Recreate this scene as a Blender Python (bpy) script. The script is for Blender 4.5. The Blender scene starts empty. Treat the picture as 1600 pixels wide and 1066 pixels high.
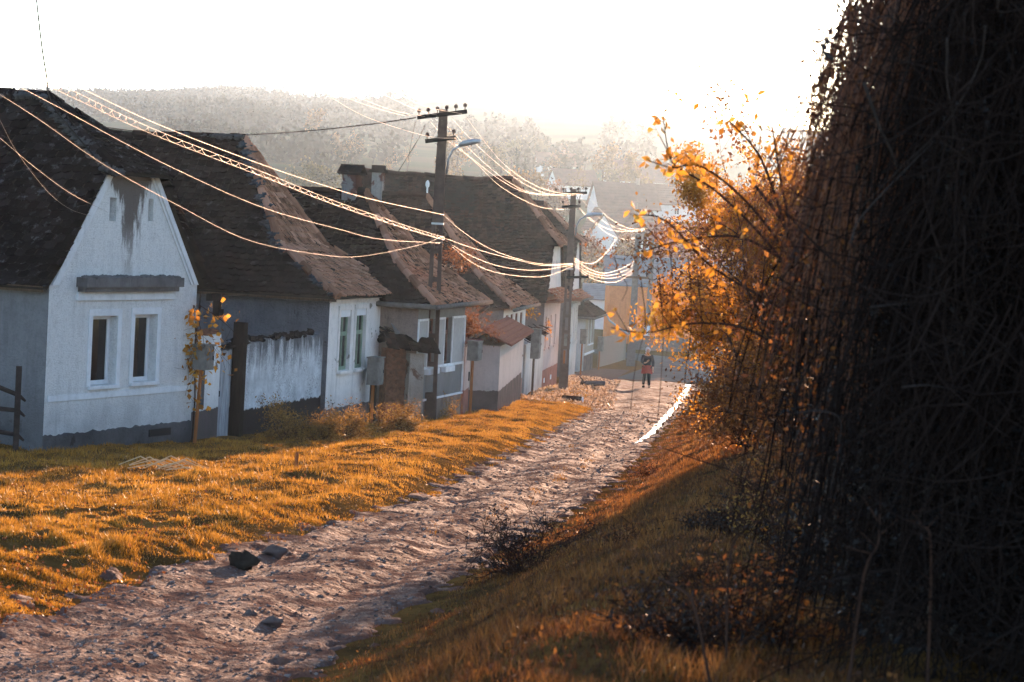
import bpy, math, random
import numpy as np
from mathutils import Vector, Matrix

# ------------------------------------------------------------------ camera, sky, sun, exposure
SC = bpy.context.scene
COL = SC.collection
F = 3778.0
ROLL = math.radians(3.0)
PITCH = math.atan(180 / F)
fw = np.array([0, math.cos(PITCH), -math.sin(PITCH)])
r0 = np.array([1.0, 0, 0]); u0 = np.array([0, math.sin(PITCH), math.cos(PITCH)])
RR = r0 * math.cos(ROLL) + u0 * math.sin(ROLL)
UU = -r0 * math.sin(ROLL) + u0 * math.cos(ROLL)
cam = bpy.data.cameras.new("camera")
cam.sensor_width = 36; cam.lens = F * 36 / 1600
cam.clip_start = 0.1; cam.clip_end = 6000
cam.dof.use_dof = True; cam.dof.focus_distance = 60; cam.dof.aperture_fstop = 6.5
co = bpy.data.objects.new("camera", cam); COL.objects.link(co)
co.matrix_world = Matrix(((RR[0], UU[0], -fw[0], 0), (RR[1], UU[1], -fw[1], 0), (RR[2], UU[2], -fw[2], 0), (0, 0, 0, 1)))
SC.camera = co

SUN_AZ = math.radians(11.4); SUN_EL = math.radians(7.5)
world = bpy.data.worlds.new("World"); SC.world = world; world.use_nodes = True
wn = world.node_tree
sky = wn.nodes.new("ShaderNodeTexSky"); sky.sky_type = 'NISHITA'; sky.sun_disc = False
sky.sun_elevation = SUN_EL; sky.sun_rotation = SUN_AZ
sky.altitude = 300; sky.air_density = 0.6; sky.dust_density = 0.3; sky.ozone_density = 0.7
wn.links.new(sky.outputs[0], wn.nodes["Background"].inputs[0])
wn.nodes["Background"].inputs[1].default_value = 0.15
sl = bpy.data.lights.new("sun", 'SUN'); sl.energy = 5.0; sl.angle = math.radians(0.5); sl.color = (1.0, 0.59, 0.37)
so = bpy.data.objects.new("sun", sl); COL.objects.link(so)
sd = Vector((math.sin(SUN_AZ) * math.cos(SUN_EL), math.cos(SUN_AZ) * math.cos(SUN_EL), math.sin(SUN_EL)))
so.rotation_euler = sd.to_track_quat('Z', 'Y').to_euler()
so.location = (0, 0, 100)
HAZE_DENSITY = 0.00008; HAZE_ANISO = 0.76; HAZE_COLOR = (0.53, 0.76, 1.0)
SC.view_settings.view_transform = 'Standard'; SC.view_settings.look = 'None'
SC.view_settings.exposure = 2.08; SC.view_settings.gamma = 1
SC.cycles.use_denoising = True
SC.cycles.max_bounces = 6; SC.cycles.diffuse_bounces = 3; SC.cycles.glossy_bounces = 2
SC.cycles.transmission_bounces = 3; SC.cycles.transparent_max_bounces = 6; SC.cycles.volume_bounces = 1
SC.cycles.sample_clamp_indirect = 6

rng = np.random.default_rng(7)
random.seed(5)

# ------------------------------------------------------------------ helpers
def at(px, py, Y):
    d = fw * F + RR * (px - 800) - UU * (py - 533)
    return d * (Y / d[1])

def vnoise(x, y, seed=0):
    """cheap smooth noise, about -1..1, x and y arrays in units of one wobble"""
    r = np.random.default_rng(seed); o = 0
    for _ in range(6):
        a = r.uniform(0, 2 * np.pi); f = r.uniform(0.6, 1.7); p = r.uniform(0, 6.28)
        o = o + np.sin(2 * np.pi * f * (np.cos(a) * x + np.sin(a) * y) + p)
    return o / 3.2

def sstep(a, b, x):
    t = np.clip((x - a) / (b - a), 0, 1); return t * t * (3 - 2 * t)

class MB:
    def __init__(s): s.v = []; s.f = []; s.t = []; s.m = []
    def add(s, vs, fs, tint=0.5, mi=0):
        n = len(s.v); s.v.extend([tuple(p) for p in vs])
        for f in fs: s.f.append([i + n for i in f]); s.t.append(tint); s.m.append(mi)
    def box(s, a, b, tint=0.5, mi=0, M=None, taper=None):
        x0, y0, z0 = a; x1, y1, z1 = b
        vs = [(x0,y0,z0),(x1,y0,z0),(x1,y1,z0),(x0,y1,z0),(x0,y0,z1),(x1,y0,z1),(x1,y1,z1),(x0,y1,z1)]
        if taper:
            cx, cy = (x0+x1)/2, (y0+y1)/2
            vs = vs[:4] + [(cx+(x-cx)*taper, cy+(y-cy)*taper, z) for x, y, z in vs[4:]]
        if M is not None: vs = [tuple(M @ Vector(p)) for p in vs]
        s.add(vs, [(0,3,2,1),(4,5,6,7),(0,1,5,4),(1,2,6,5),(2,3,7,6),(3,0,4,7)], tint, mi)
    def tube(s, pts, rad, n=6, tint=0.5, mi=0, caps=True):
        pts = [np.array(p, float) for p in pts]; k = len(pts)
        if not hasattr(rad, '__len__'): rad = [rad] * k
        prev = None; vs = []
        for i in range(k):
            d = pts[min(i+1, k-1)] - pts[max(i-1, 0)]; L = np.linalg.norm(d); d = d / (L if L > 1e-9 else 1)
            if prev is None:
                h = np.array([0, 0, 1.0]) if abs(d[2]) < 0.9 else np.array([1.0, 0, 0])
                a = np.cross(d, h)
            else: a = prev - d * (prev @ d)
            a = a / max(np.linalg.norm(a), 1e-9); prev = a; b = np.cross(d, a)
            for j in range(n):
                an = 2 * math.pi * j / n
                vs.append(pts[i] + rad[i] * (math.cos(an) * a + math.sin(an) * b))
        fs = []
        for i in range(k - 1):
            for j in range(n):
                fs.append((i*n+j, i*n+(j+1) % n, (i+1)*n+(j+1) % n, (i+1)*n+j))
        if caps: fs.append(tuple(range(n))[::-1]); fs.append(tuple((k-1)*n+j for j in range(n)))
        s.add(vs, fs, tint, mi)
    def poly(s, pts, tint=0.5, mi=0): s.add(pts, [tuple(range(len(pts)))], tint, mi)
    def prism(s, pts, off, tint=0.5, mi=0):
        n = len(pts); off = np.array(off); b = [np.array(p) + off for p in pts]
        s.add(list(pts) + b, [tuple(range(n)), tuple(range(2*n-1, n-1, -1))] + [(i, i+n, (i+1) % n + n, (i+1) % n) for i in range(n)], tint, mi)
    def blob(s, c, r, seed=0, tint=0.5, nu=10, nv=7, rough=0.25, mi=0):
        rs = np.random.default_rng(seed); vs = [];
        ph = rs.uniform(0, 6.28, 6)
        for i in range(nv + 1):
            th = math.pi * i / nv
            for j in range(nu):
                an = 2 * math.pi * j / nu
                k = 1 + rough * (math.sin(2*an+ph[0]+th*2)*0.4 + math.sin(3*an+ph[1])*math.sin(2*th+ph[2])*0.4 + math.sin(5*th+ph[3]+an)*0.25) + rs.uniform(-.06, .06)
                vs.append((c[0]+r[0]*k*math.sin(th)*math.cos(an), c[1]+r[1]*k*math.sin(th)*math.sin(an), c[2]+r[2]*k*math.cos(th)))
        fs = [(i*nu+j, (i+1)*nu+j, (i+1)*nu+(j+1) % nu, i*nu+(j+1) % nu) for i in range(nv) for j in range(nu)]
        s.add(vs, fs, tint, mi)
    def build(s, name, mats, parent=None, smooth=False):
        me = bpy.data.meshes.new(name)
        me.from_pydata(s.v, [], s.f)
        if not isinstance(mats, (list, tuple)): mats = [mats]
        for m in mats: me.materials.append(m)
        if s.f:
            at_ = me.attributes.new("tint", 'FLOAT', 'FACE'); at_.data.foreach_set("value", np.array(s.t, np.float32))
            me.polygons.foreach_set("material_index", np.array(s.m, np.int32))
            if smooth: me.polygons.foreach_set("use_smooth", np.ones(len(s.f), bool))
        me.update()
        return link(name, me, parent)

def link(name, data, parent=None):
    o = bpy.data.objects.new(name, data); COL.objects.link(o)
    if parent is not None: o.parent = parent
    return o

def arrmesh(name, V, Fc, tint, m, parent=None, smooth=False):
    """V (n,3), Fc (m,k) all faces the same size, tint (m,)"""
    me = bpy.data.meshes.new(name); n = len(V); mcount, k = Fc.shape
    me.vertices.add(n); me.vertices.foreach_set("co", np.ascontiguousarray(V, np.float32).ravel())
    me.loops.add(mcount * k); me.loops.foreach_set("vertex_index", np.ascontiguousarray(Fc, np.int32).ravel())
    me.polygons.add(mcount); me.polygons.foreach_set("loop_start", np.arange(0, mcount * k, k, dtype=np.int32))
    if smooth: me.polygons.foreach_set("use_smooth", np.ones(mcount, bool))
    me.materials.append(m)
    if tint is not None:
        a = me.attributes.new("tint", 'FLOAT', 'FACE'); a.data.foreach_set("value", np.asarray(tint, np.float32))
    me.update(calc_edges=True)
    return link(name, me, parent)

def tag(o, label=None, cat=None, group=None, kind=None):
    if label: o['label'] = label
    if cat: o['category'] = cat
    if group: o['group'] = group
    if kind: o['kind'] = kind
    return o

def thing(name, label, cat, loc=(0, 0, 0), rz=0.0, group=None):
    o = link(name, None); o.location = loc; o.rotation_euler = (0, 0, rz); o.empty_display_size = 0.2
    return tag(o, label, cat, group)

def copy_tree(o, parent=None):
    c = o.copy(); COL.objects.link(c); c.parent = parent
    for ch in list(o.children): copy_tree(ch, c)
    return c

# ------------------------------------------------------------------ materials
class NT:
    def __init__(s, name):
        s.m = bpy.data.materials.new(name); s.m.use_nodes = True; s.t = s.m.node_tree; s.t.nodes.clear()
        s.out = s.n("ShaderNodeOutputMaterial"); s.geo = None
    def n(s, k): return s.t.nodes.new(k)
    def l(s, a, b): s.t.links.new(a, b)
    def val(s, sock, v):
        if isinstance(v, bpy.types.NodeSocket): s.l(v, sock)
        else: sock.default_value = v if not (isinstance(v, tuple) and len(v) == 3 and sock.type == 'RGBA') else (*v, 1)
    def pos(s, scale=(1, 1, 1), obj=True):
        t = s.n("ShaderNodeTexCoord"); mp = s.n("ShaderNodeMapping"); mp.inputs['Scale'].default_value = scale
        s.l(t.outputs['Object'], mp.inputs[0]); return mp.outputs[0]
    def world(s):
        return s.n("ShaderNodeNewGeometry").outputs['Position']
    def sep(s, v):
        k = s.n("ShaderNodeSeparateXYZ"); s.l(v, k.inputs[0]); return k.outputs
    def noise(s, vec, scale, detail=4, rough=0.55, dist=0.0):
        k = s.n("ShaderNodeTexNoise"); s.l(vec, k.inputs['Vector']); k.inputs['Scale'].default_value = scale
        k.inputs['Detail'].default_value = detail; k.inputs['Roughness'].default_value = rough; k.inputs['Distortion'].default_value = dist
        return k.outputs['Fac']
    def vor(s, vec, scale, feat='F1'):
        k = s.n("ShaderNodeTexVoronoi"); s.l(vec, k.inputs['Vector']); k.inputs['Scale'].default_value = scale; k.feature = feat
        return k.outputs['Distance']
    def ramp(s, fac, stops):
        k = s.n("ShaderNodeValToRGB"); s.l(fac, k.inputs[0]); e = k.color_ramp.elements
        while len(e) < len(stops): e.new(0.5)
        for i, (p, c) in enumerate(stops):
            e[i].position = p; e[i].color = (*c, 1) if isinstance(c, tuple) else (c, c, c, 1)
        return k.outputs[0]
    def mix(s, fac, a, b, mode='MIX'):
        k = s.n("ShaderNodeMix"); k.data_type = 'RGBA'; k.blend_type = mode
        s.val(k.inputs[0], fac); s.val(k.inputs[6], a); s.val(k.inputs[7], b); return k.outputs[2]
    def math(s, op, a, b=0.0, clamp=False):
        k = s.n("ShaderNodeMath"); k.operation = op; k.use_clamp = clamp; s.val(k.inputs[0], a); s.val(k.inputs[1], b); return k.outputs[0]
    def attr(s, name="tint"):
        k = s.n("ShaderNodeAttribute"); k.attribute_name = name; return k.outputs['Fac']
    def bump(s, h, strength=0.5, dist=0.02, prev=None):
        k = s.n("ShaderNodeBump"); s.l(h, k.inputs['Height']); k.inputs['Strength'].default_value = strength; k.inputs['Distance'].default_value = dist
        if prev is not None: s.l(prev, k.inputs['Normal'])
        return k.outputs[0]
    def bsdf(s, col, rough=0.8, metal=0.0, normal=None, spec=0.3):
        if spec <= .15 and metal <= .15:
            k = s.n("ShaderNodeBsdfDiffuse"); s.val(k.inputs['Color'], col); k.inputs['Roughness'].default_value = .6
            if normal is not None: s.l(normal, k.inputs['Normal'])
            return k.outputs[0]
        k = s.n("ShaderNodeBsdfPrincipled"); s.val(k.inputs['Base Color'], col); s.val(k.inputs['Roughness'], rough)
        s.val(k.inputs['Metallic'], metal); k.inputs['Specular IOR Level'].default_value = spec
        if normal is not None: s.l(normal, k.inputs['Normal'])
        return k.outputs[0]
    def done(s, sh): s.l(sh, s.out.inputs[0]); return s.m

def plaster(name, a, b, patch=None, pthr=0.62, streak=0.5, bscale=60, bstr=0.6, plinth=None, pz=0.4, pcol=(.1, .09, .085), drip=None, u_drip=0, lowdirt=0.6):
    """lime plaster: mottled, rain streaks, patches fallen off, ragged painted plinth below pz"""
    k = NT(name); p = k.pos()
    big = k.noise(p, 1.1, 5, 0.6)
    col = k.mix(k.ramp(big, [(0.3, 0.0), (0.7, 1.0)]), a, b)
    fine = k.noise(p, 14, 3)
    col = k.mix(k.math('MULTIPLY', fine, 0.35), col, tuple(c * 0.6 for c in a))
    st = k.noise(k.pos((2.6, 2.6, 0.35)), 1.6, 5, 0.72, 0.3)
    grain = k.ramp(k.noise(p, bscale * .6, 3, 0.65), [(0.32, 1.0), (0.5, 0.0)])
    col = k.mix(k.math('MULTIPLY', grain, .42 * min(1, bstr)), col, tuple(c * 0.45 for c in a))
    col = k.mix(k.math('MULTIPLY', k.ramp(st, [(0.5, 0.0), (0.72, 1.0)]), streak), col, tuple(c * 0.42 for c in a))
    mid = k.ramp(k.noise(p, 5.5, 5, 0.7), [(0.50, 0.0), (0.66, 1.0)])
    col = k.mix(k.math('MULTIPLY', mid, .25), col, tuple(c * 0.5 for c in b))
    z = k.sep(p)[2]; x = k.sep(p)[0]
    wob = k.math('MULTIPLY', k.math('SUBTRACT', k.noise(p, 3.2, 5, 0.7), 0.5), 0.5)
    if patch is not None:
        pt = k.ramp(k.noise(p, 1.7, 6, 0.62, 0.4), [(pthr, 0.0), (pthr + 0.03, 1.0)])
        col = k.mix(pt, col, patch)
    if drip is not None:
        u1, u2, z1, z2 = drip
        c = (u1 + u2) / 2; h = (u2 - u1) / 2
        d = k.math('ABSOLUTE', k.math('SUBTRACT', x, c))
        zz = k.math('DIVIDE', k.math('SUBTRACT', z, z1), z2 - z1)
        d = k.math('ADD', d, k.math('MULTIPLY', k.math('SUBTRACT', k.noise(k.pos((3.5, 3.5, 0.7)), 1.5, 6, 0.75), 0.5), 1.5))
        d = k.math('SUBTRACT', d, k.math('MULTIPLY', k.math('POWER', k.math('MAXIMUM', zz, 0.0), 5.0), .75))
        m1 = k.ramp(k.math('ADD', k.math('DIVIDE', d, h * 2), .2), [(0.30, 1.0), (0.55, 0.0)])
        m2 = k.ramp(zz, [(0.0, 0.0), (0.25, 0.55), (0.6, 1.0), (1.0, 1.0)])
        col = k.mix(k.math('MULTIPLY', k.math('MULTIPLY', m1, m2), 0.9), col, (.10, .075, .062))
    zl = k.math('ADD', z, wob)
    damp = k.ramp(k.math('DIVIDE', zl, 1.2), [(0.25, lowdirt), (0.85, 0.0)])
    col = k.mix(k.math('MULTIPLY', damp, k.ramp(big, [(0.35, 0.2), (0.65, 1.0)])), col, tuple(c * 0.45 for c in b))
    bs = k.ramp(k.noise(p, bscale, 3, 0.6), [(0.25, 0.0), (0.75, 1.0)])
    nb = k.bump(bs, min(1, bstr), 0.03)
    nb = k.bump(k.noise(p, 5, 4), 0.35, 0.05, nb)
    if plinth is not None:
        zw = k.math('ADD', z, k.math('MULTIPLY', wob, 0.35))
        m = k.ramp(k.math('MULTIPLY', zw, 1.0), [(pz - 0.008, 1.0), (pz + 0.008, 0.0)])
        pc = k.mix(k.ramp(k.noise(p, 2.4, 5), [(0.35, 0.0), (0.65, 1.0)]), plinth, pcol)
        col = k.mix(m, col, pc)
    return k.done(k.bsdf(col, 0.92, normal=nb, spec=0.15))

def roof_mat(name, dark, mid, red, lichen, lich=0.5, redness=0.25):
    k = NT(name); p = k.pos(); t = k.attr()
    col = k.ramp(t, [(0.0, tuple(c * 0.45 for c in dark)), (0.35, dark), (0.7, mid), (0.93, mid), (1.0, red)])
    pn = k.noise(p, 0.7, 4, 0.6)
    col = k.mix(k.math('MULTIPLY', k.ramp(pn, [(0.42, 0.0), (0.68, 1.0)]), redness), col, red)
    ln = k.noise(p, 6.5, 5, 0.65); l2 = k.noise(p, 0.9, 2)
    lm = k.math('MULTIPLY', k.ramp(ln, [(0.56, 0.0), (0.66, .7)]), k.ramp(k.math('ADD', k.math('MULTIPLY', t, 0.5), k.math('MULTIPLY', l2, 0.5)), [(0.4, 0.0), (0.62, lich)]))
    col = k.mix(lm, col, lichen)
    sp = k.ramp(k.noise(p, 26, 2), [(0.7, 0.0), (0.76, 1.0)])
    col = k.mix(k.math('MULTIPLY', sp, 0.2), col, lichen)
    nb = k.bump(k.noise(p, 40, 4), 0.5, 0.01)
    return k.done(k.bsdf(col, 0.92, normal=nb, spec=0.04))

def simple(name, a, b=None, scale=6, rough=0.8, metal=0.0, bscale=30, bstr=0.3, stretch=(1, 1, 1), spec=0.08, tintmix=0.0):
    k = NT(name); p = k.pos(stretch); b = b or tuple(c * 0.55 for c in a)
    col = k.mix(k.ramp(k.noise(p, scale, 5, 0.6), [(0.3, 0.0), (0.7, 1.0)]), a, b)
    if tintmix: col = k.mix(k.math('MULTIPLY', k.attr(), tintmix), col, tuple(c * 0.3 for c in a))
    return k.done(k.bsdf(col, rough, metal, k.bump(k.noise(p, bscale, 3), bstr, 0.01), spec))

def leafmat(name, stops, trans=0.5, rough=0.55, tcol=None, spec=0.3):
    k = NT(name); t = k.attr(); col = k.ramp(t, stops)
    col = k.mix(k.math('MULTIPLY', k.noise(k.world(), 0.9, 3), 0.35), col, tuple(c * 0.5 for c in stops[0][1]))
    b = k.bsdf(col, rough, spec=spec); tr = k.n("ShaderNodeBsdfTranslucent")
    k.val(tr.inputs[0], k.mix(0.5, col, tcol) if tcol else col)
    mx = k.n("ShaderNodeMixShader"); mx.inputs[0].default_value = trans; k.l(b, mx.inputs[1]); k.l(tr.outputs[0], mx.inputs[2])
    return k.done(mx.outputs[0])

M = {}
M['white_h1'] = plaster("roughcast_white", (.86, .86, .85), (.77, .78, .78), patch=(.32, .30, .28), pthr=0.70, streak=0.30, bscale=38, bstr=1.0, drip=(2.25, 2.95, 2.95, 5.0))
M['trim_h1'] = plaster("smooth_white_trim", (.76, .78, .80), (.64, .66, .68), streak=0.25, bscale=80, bstr=0.2, lowdirt=0)
M['ledge'] = plaster("weathered_ledge", (.22, .21, .21), (.07, .065, .065), streak=0.9, bscale=60, bstr=0.4, lowdirt=0)
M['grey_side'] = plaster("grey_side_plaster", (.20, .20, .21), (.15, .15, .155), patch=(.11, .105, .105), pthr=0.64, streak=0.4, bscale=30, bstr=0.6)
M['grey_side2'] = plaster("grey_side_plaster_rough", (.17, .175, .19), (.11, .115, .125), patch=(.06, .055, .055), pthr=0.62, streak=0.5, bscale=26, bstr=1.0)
M['plinth_grey'] = plaster("grey_plinth", (.15, .15, .155), (.10, .10, .105), patch=(.05, .045, .04), pthr=0.66, streak=0.3, bscale=30, bstr=0.6)
M['white_h2'] = plaster("cracked_white", (.86, .82, .79), (.76, .73, .70), patch=(.27, .24, .20), pthr=0.63, streak=0.55, bscale=60, bstr=0.4, plinth=(.17, .14, .13), pz=0.42, pcol=(.09, .08, .08))
M['stain_wall'] = plaster("stained_garden_wall", (.50, .54, .58), (.28, .30, .33), patch=(.05, .05, .055), pthr=0.58, streak=1.0, bscale=40, bstr=0.8, plinth=(.06, .055, .055), pz=0.62, pcol=(.035, .03, .03))
k = NT("rain_blackened_wall"); p = k.pos(); z = k.sep(p)[2]
col = k.mix(k.ramp(k.noise(p, 2.2, 6, .65), [(.35, 0.0), (.65, 1.0)]), (.66, .70, .73), (.40, .43, .46))
dr = k.math('ADD', k.math('MULTIPLY', k.math('SUBTRACT', z, .75), .62), k.math('MULTIPLY', k.math('SUBTRACT', k.noise(k.pos((2.2, 2.2, .45)), 1.3, 6, .75, .3), .5), 1.7))
col = k.mix(k.ramp(dr, [(.46, 0.0), (.80, .85)]), col, (.05, .05, .055))
col = k.mix(k.math('MULTIPLY', k.ramp(k.noise(p, 22, 4, .7), [(.48, 0.0), (.6, .7)]), k.ramp(k.noise(p, 1.3, 4), [(.4, 0.0), (.6, 1.0)])), col, (.10, .10, .11))
zf = k.math('ADD', z, k.math('MULTIPLY', k.math('SUBTRACT', k.noise(p, 3.5, 5, .7), .5), .3))
col = k.mix(k.ramp(zf, [(.60, 1.0), (.63, 0.0)]), col, (.035, .032, .032))
M['stain_wall'] = k.done(k.bsdf(col, .95, normal=k.bump(k.noise(p, 24, 4, .65), .8, .04), spec=.1))
M['chimney'] = plaster("sooty_chimney", (.30, .29, .28), (.18, .17, .165), patch=(.10, .05, .04), pthr=.5, streak=.9, bscale=30, bstr=.8, lowdirt=0)
M['pier_white'] = plaster("white_gate_pier", (.78, .80, .81), (.62, .64, .65), patch=(.22, .2, .19), pthr=0.64, streak=0.4, bscale=50, bstr=0.5, plinth=(.12, .10, .10), pz=0.78)
M['grey_h3'] = plaster("grey_facade", (.27, .265, .26), (.21, .205, .2), streak=0.3, bscale=45, bstr=0.5, plinth=(.24, .19, .15), pz=0.58, pcol=(.15, .12, .10))
M['old_lime'] = plaster('flaking_limewash', (.50, .44, .38), (.30, .24, .19), patch=(.17, .10, .07), pthr=.56, streak=.9, bscale=30, bstr=.8)
M['panel_h3'] = simple("light_grey_render", (.43, .42, .40), (.36, .35, .34), 8, 0.9, bscale=60, bstr=0.4)
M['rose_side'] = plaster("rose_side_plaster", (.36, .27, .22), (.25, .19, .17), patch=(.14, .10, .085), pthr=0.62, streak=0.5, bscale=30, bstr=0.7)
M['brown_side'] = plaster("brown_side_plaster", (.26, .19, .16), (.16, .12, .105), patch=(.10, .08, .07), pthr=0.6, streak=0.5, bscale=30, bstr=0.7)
M['white_h4'] = plaster("white_rose_plinth", (.80, .77, .74), (.70, .67, .64), streak=0.25, bscale=60, bstr=0.3, plinth=(.42, .28, .24), pz=0.56, pcol=(.27, .18, .16))
M['gate_h4'] = plaster("cream_gate_block", (.58, .52, .48), (.48, .43, .40), streak=0.2, bscale=60, bstr=0.3, plinth=(.15, .12, .11), pz=0.72, pcol=(.10, .085, .08))
M['pink_h5'] = plaster("pale_pink_facade", (.70, .53, .46), (.60, .45, .39), streak=0.3, bscale=60, bstr=0.3, plinth=(.36, .16, .12), pz=0.8, pcol=(.26, .12, .09))
M['white_gable'] = plaster("white_gable", (.72, .69, .66), (.60, .57, .54), patch=(.38, .30, .26), pthr=0.68, streak=0.4, bscale=50, bstr=0.4)
M['white_h6'] = plaster("offwhite_facade", (.62, .61, .58), (.50, .49, .46), patch=(.34, .31, .28), pthr=0.64, streak=0.4, bscale=50, bstr=0.4)
M['beige_h7'] = plaster("beige_facade", (.42, .37, .30), (.34, .30, .25), streak=0.4, bscale=50, bstr=0.4, plinth=(.24, .17, .14), pz=0.9)
M['orange_wall'] = plaster("orange_barn_wall", (.72, .27, .10), (.58, .20, .08), streak=0.35, bscale=20, bstr=0.4)
M['brick_ruin'] = simple("crumbling_brick", (.27, .125, .075), (.11, .06, .042), 9, 0.95, bscale=18, bstr=0.9)
M['stucco_red'] = simple("red_brown_coping", (.20, .10, .075), (.12, .065, .05), 9, 0.85, bscale=30, bstr=0.3)
M['mortar'] = simple("ridge_mortar", (.075, .078, .086), (.022, .022, .025), 7, 0.95, bscale=16, bstr=1.0)
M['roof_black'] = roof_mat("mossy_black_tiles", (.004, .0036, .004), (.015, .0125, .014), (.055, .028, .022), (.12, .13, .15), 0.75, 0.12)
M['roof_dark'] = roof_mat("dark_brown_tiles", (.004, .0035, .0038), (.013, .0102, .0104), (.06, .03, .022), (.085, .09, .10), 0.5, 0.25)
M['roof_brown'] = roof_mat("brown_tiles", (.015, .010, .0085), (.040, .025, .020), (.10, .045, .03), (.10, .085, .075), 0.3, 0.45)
M['roof_hip'] = roof_mat("weathered_clay_tiles", (.17, .085, .052), (.36, .19, .125), (.44, .21, .13), (.22, .19, .17), 0.3, 0.5)  # clay tiles far lighter than the main slopes: sunlight put into the colour
M['deck'] = simple("roof_boards", (.03, .024, .02), None, 5, 0.9)
M['dark_wood'] = simple("tarred_wood", (.018, .015, .014), (.035, .028, .024), 5, 0.85, bscale=20, bstr=0.6, stretch=(8, 8, 0.6))
M['old_wood'] = simple("weathered_wood", (.13, .09, .065), (.06, .045, .035), 5, 0.85, bscale=20, bstr=0.6, stretch=(8, 8, 0.6))
M['rail_wood'] = simple("bark_branch", (.06, .045, .04), (.025, .02, .018), 7, 0.9, bscale=25, bstr=0.7)
M['rust_wood'] = simple("orange_stained_wood", (.40, .15, .05), (.22, .09, .04), 5, 0.8, bscale=20, bstr=0.4, stretch=(6, 6, 0.5))
M['plank_white'] = simple("peeling_white_planks", (.52, .56, .60), (.16, .16, .17), 3.2, 0.85, bscale=20, bstr=0.5, stretch=(14, 14, 0.7))
M['fence_wood'] = simple("silver_planks", (.30, .25, .21), (.18, .15, .13), 4, 0.9, bscale=20, bstr=0.5, stretch=(8, 8, 0.6))
M['pvc'] = simple("white_window_paint", (.72, .74, .76), (.62, .64, .66), 5, 0.45, bstr=0.05)
M['green_paint'] = simple("faded_green_paint", (.045, .085, .06), (.10, .15, .10), 9, 0.7, bstr=0.3)
M['green_light'] = simple("pale_green_paint", (.26, .34, .26), (.16, .22, .16), 9, 0.7, bstr=0.3)
M['brown_paint'] = simple("brown_window_paint", (.20, .10, .07), (.12, .06, .045), 8, 0.7, bstr=0.3)
M['curtain'] = simple("net_curtain", (.55, .50, .45), (.40, .36, .32), 20, 0.9, bstr=0.2, stretch=(12, 12, 0.3))
M['zinc'] = simple("zinc_sheet", (.42, .44, .46), (.28, .29, .30), 4, 0.42, 0.8, bscale=8, bstr=0.2)
M['gutter'] = simple("weathered_gutter", (.16, .14, .13), (.09, .08, .07), 6, 0.75, 0.1, bscale=12, bstr=0.2)
M['box_metal'] = simple("painted_meter_box", (.25, .235, .215), (.13, .12, .105), 6, 0.8, 0.0, bscale=20, bstr=0.2)
M['black_metal'] = simple("black_metal", (.010, .010, .011), (.02, .018, .016), 8, 0.9, 0.0, spec=.1)
M['concrete'] = simple("pole_concrete", (.095, .066, .055), (.055, .038, .032), 6, 0.9, bscale=25, bstr=0.5)
M['concrete_light'] = simple("pale_pole_concrete", (.17, .155, .145), (.11, .1, .095), 6, 0.9, bscale=25, bstr=0.4)
M['concrete_tan'] = simple('tan_pole_concrete', (.17, .115, .09), (.10, .07, .055), 6, .9, bscale=25, bstr=.4)
M['white_paint'] = simple("white_paint", (.78, .78, .78), (.6, .6, .6), 6, 0.7)
M['alu'] = simple("lamp_aluminium", (.45, .47, .50), (.3, .31, .33), 6, 0.4, 0.6)
M['porcelain'] = simple("brown_porcelain", (.05, .03, .025), (.10, .07, .06), 6, 0.25)
M['wire'] = simple("bare_wire", (.24, .19, .16), (.12, .095, .08), 2.5, 0.5, 0.5)
M['cable_dark'] = simple("black_cable", (.02, .02, .02), (.035, .03, .03), 30, 0.5)
k = NT("window_glass"); g = k.bsdf((.006, .007, .009), 0.10, spec=0.22); M['glass'] = k.done(g)
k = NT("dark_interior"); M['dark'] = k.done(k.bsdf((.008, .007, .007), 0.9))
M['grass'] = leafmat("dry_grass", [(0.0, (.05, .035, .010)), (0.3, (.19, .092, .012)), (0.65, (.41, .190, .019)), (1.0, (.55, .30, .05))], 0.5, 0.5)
M['grass_bank'] = leafmat('dry_bank_grass', [(0.0, (.026, .014, .009)), (0.3, (.095, .040, .016)), (0.65, (.24, .100, .024)), (1.0, (.44, .22, .06))], .5, .5)  # browner than the verge grass; the bank's shade is also in its colour
M['leaf_gold'] = leafmat("golden_leaves", [(0.0, (.14, .06, .012)), (0.4, (.46, .19, .022)), (0.75, (.62, .29, .035)), (1.0, (.70, .42, .08))], 0.6)
M['leaf_shrub'] = leafmat("shrub_leaves", [(0.0, (.06, .045, .018)), (0.5, (.27, .14, .03)), (1.0, (.46, .27, .07))], 0.5)
M['leaf_rust'] = leafmat("rust_leaves", [(0.0, (.05, .02, .01)), (0.5, (.20, .07, .02)), (1.0, (.38, .15, .03))], 0.45)
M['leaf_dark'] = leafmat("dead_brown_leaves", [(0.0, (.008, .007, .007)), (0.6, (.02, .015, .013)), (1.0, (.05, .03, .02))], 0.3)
M['bark'] = simple("bark", (.035, .022, .018), (.07, .045, .035), 8, 0.9, bscale=20, bstr=0.7)
M['twig'] = simple("bare_twigs", (.05, .026, .018), (.10, .055, .04), 4, 0.7, tintmix=0.7)
M['pale_stem'] = simple('pale_dead_stem', (.055, .045, .042), (.03, .025, .023), 7, .9)
M['rim'] = leafmat('sunlit_vine_rim', [(0, (.05, .02, .012)), (.5, (.14, .05, .026)), (1, (.40, .15, .065))], .35)
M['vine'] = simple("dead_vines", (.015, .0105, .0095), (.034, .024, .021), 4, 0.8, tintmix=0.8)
M['litter'] = leafmat("leaf_litter", [(0.0, (.13, .08, .05)), (0.5, (.38, .25, .15)), (1.0, (.60, .46, .32))], 0.3)

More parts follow.
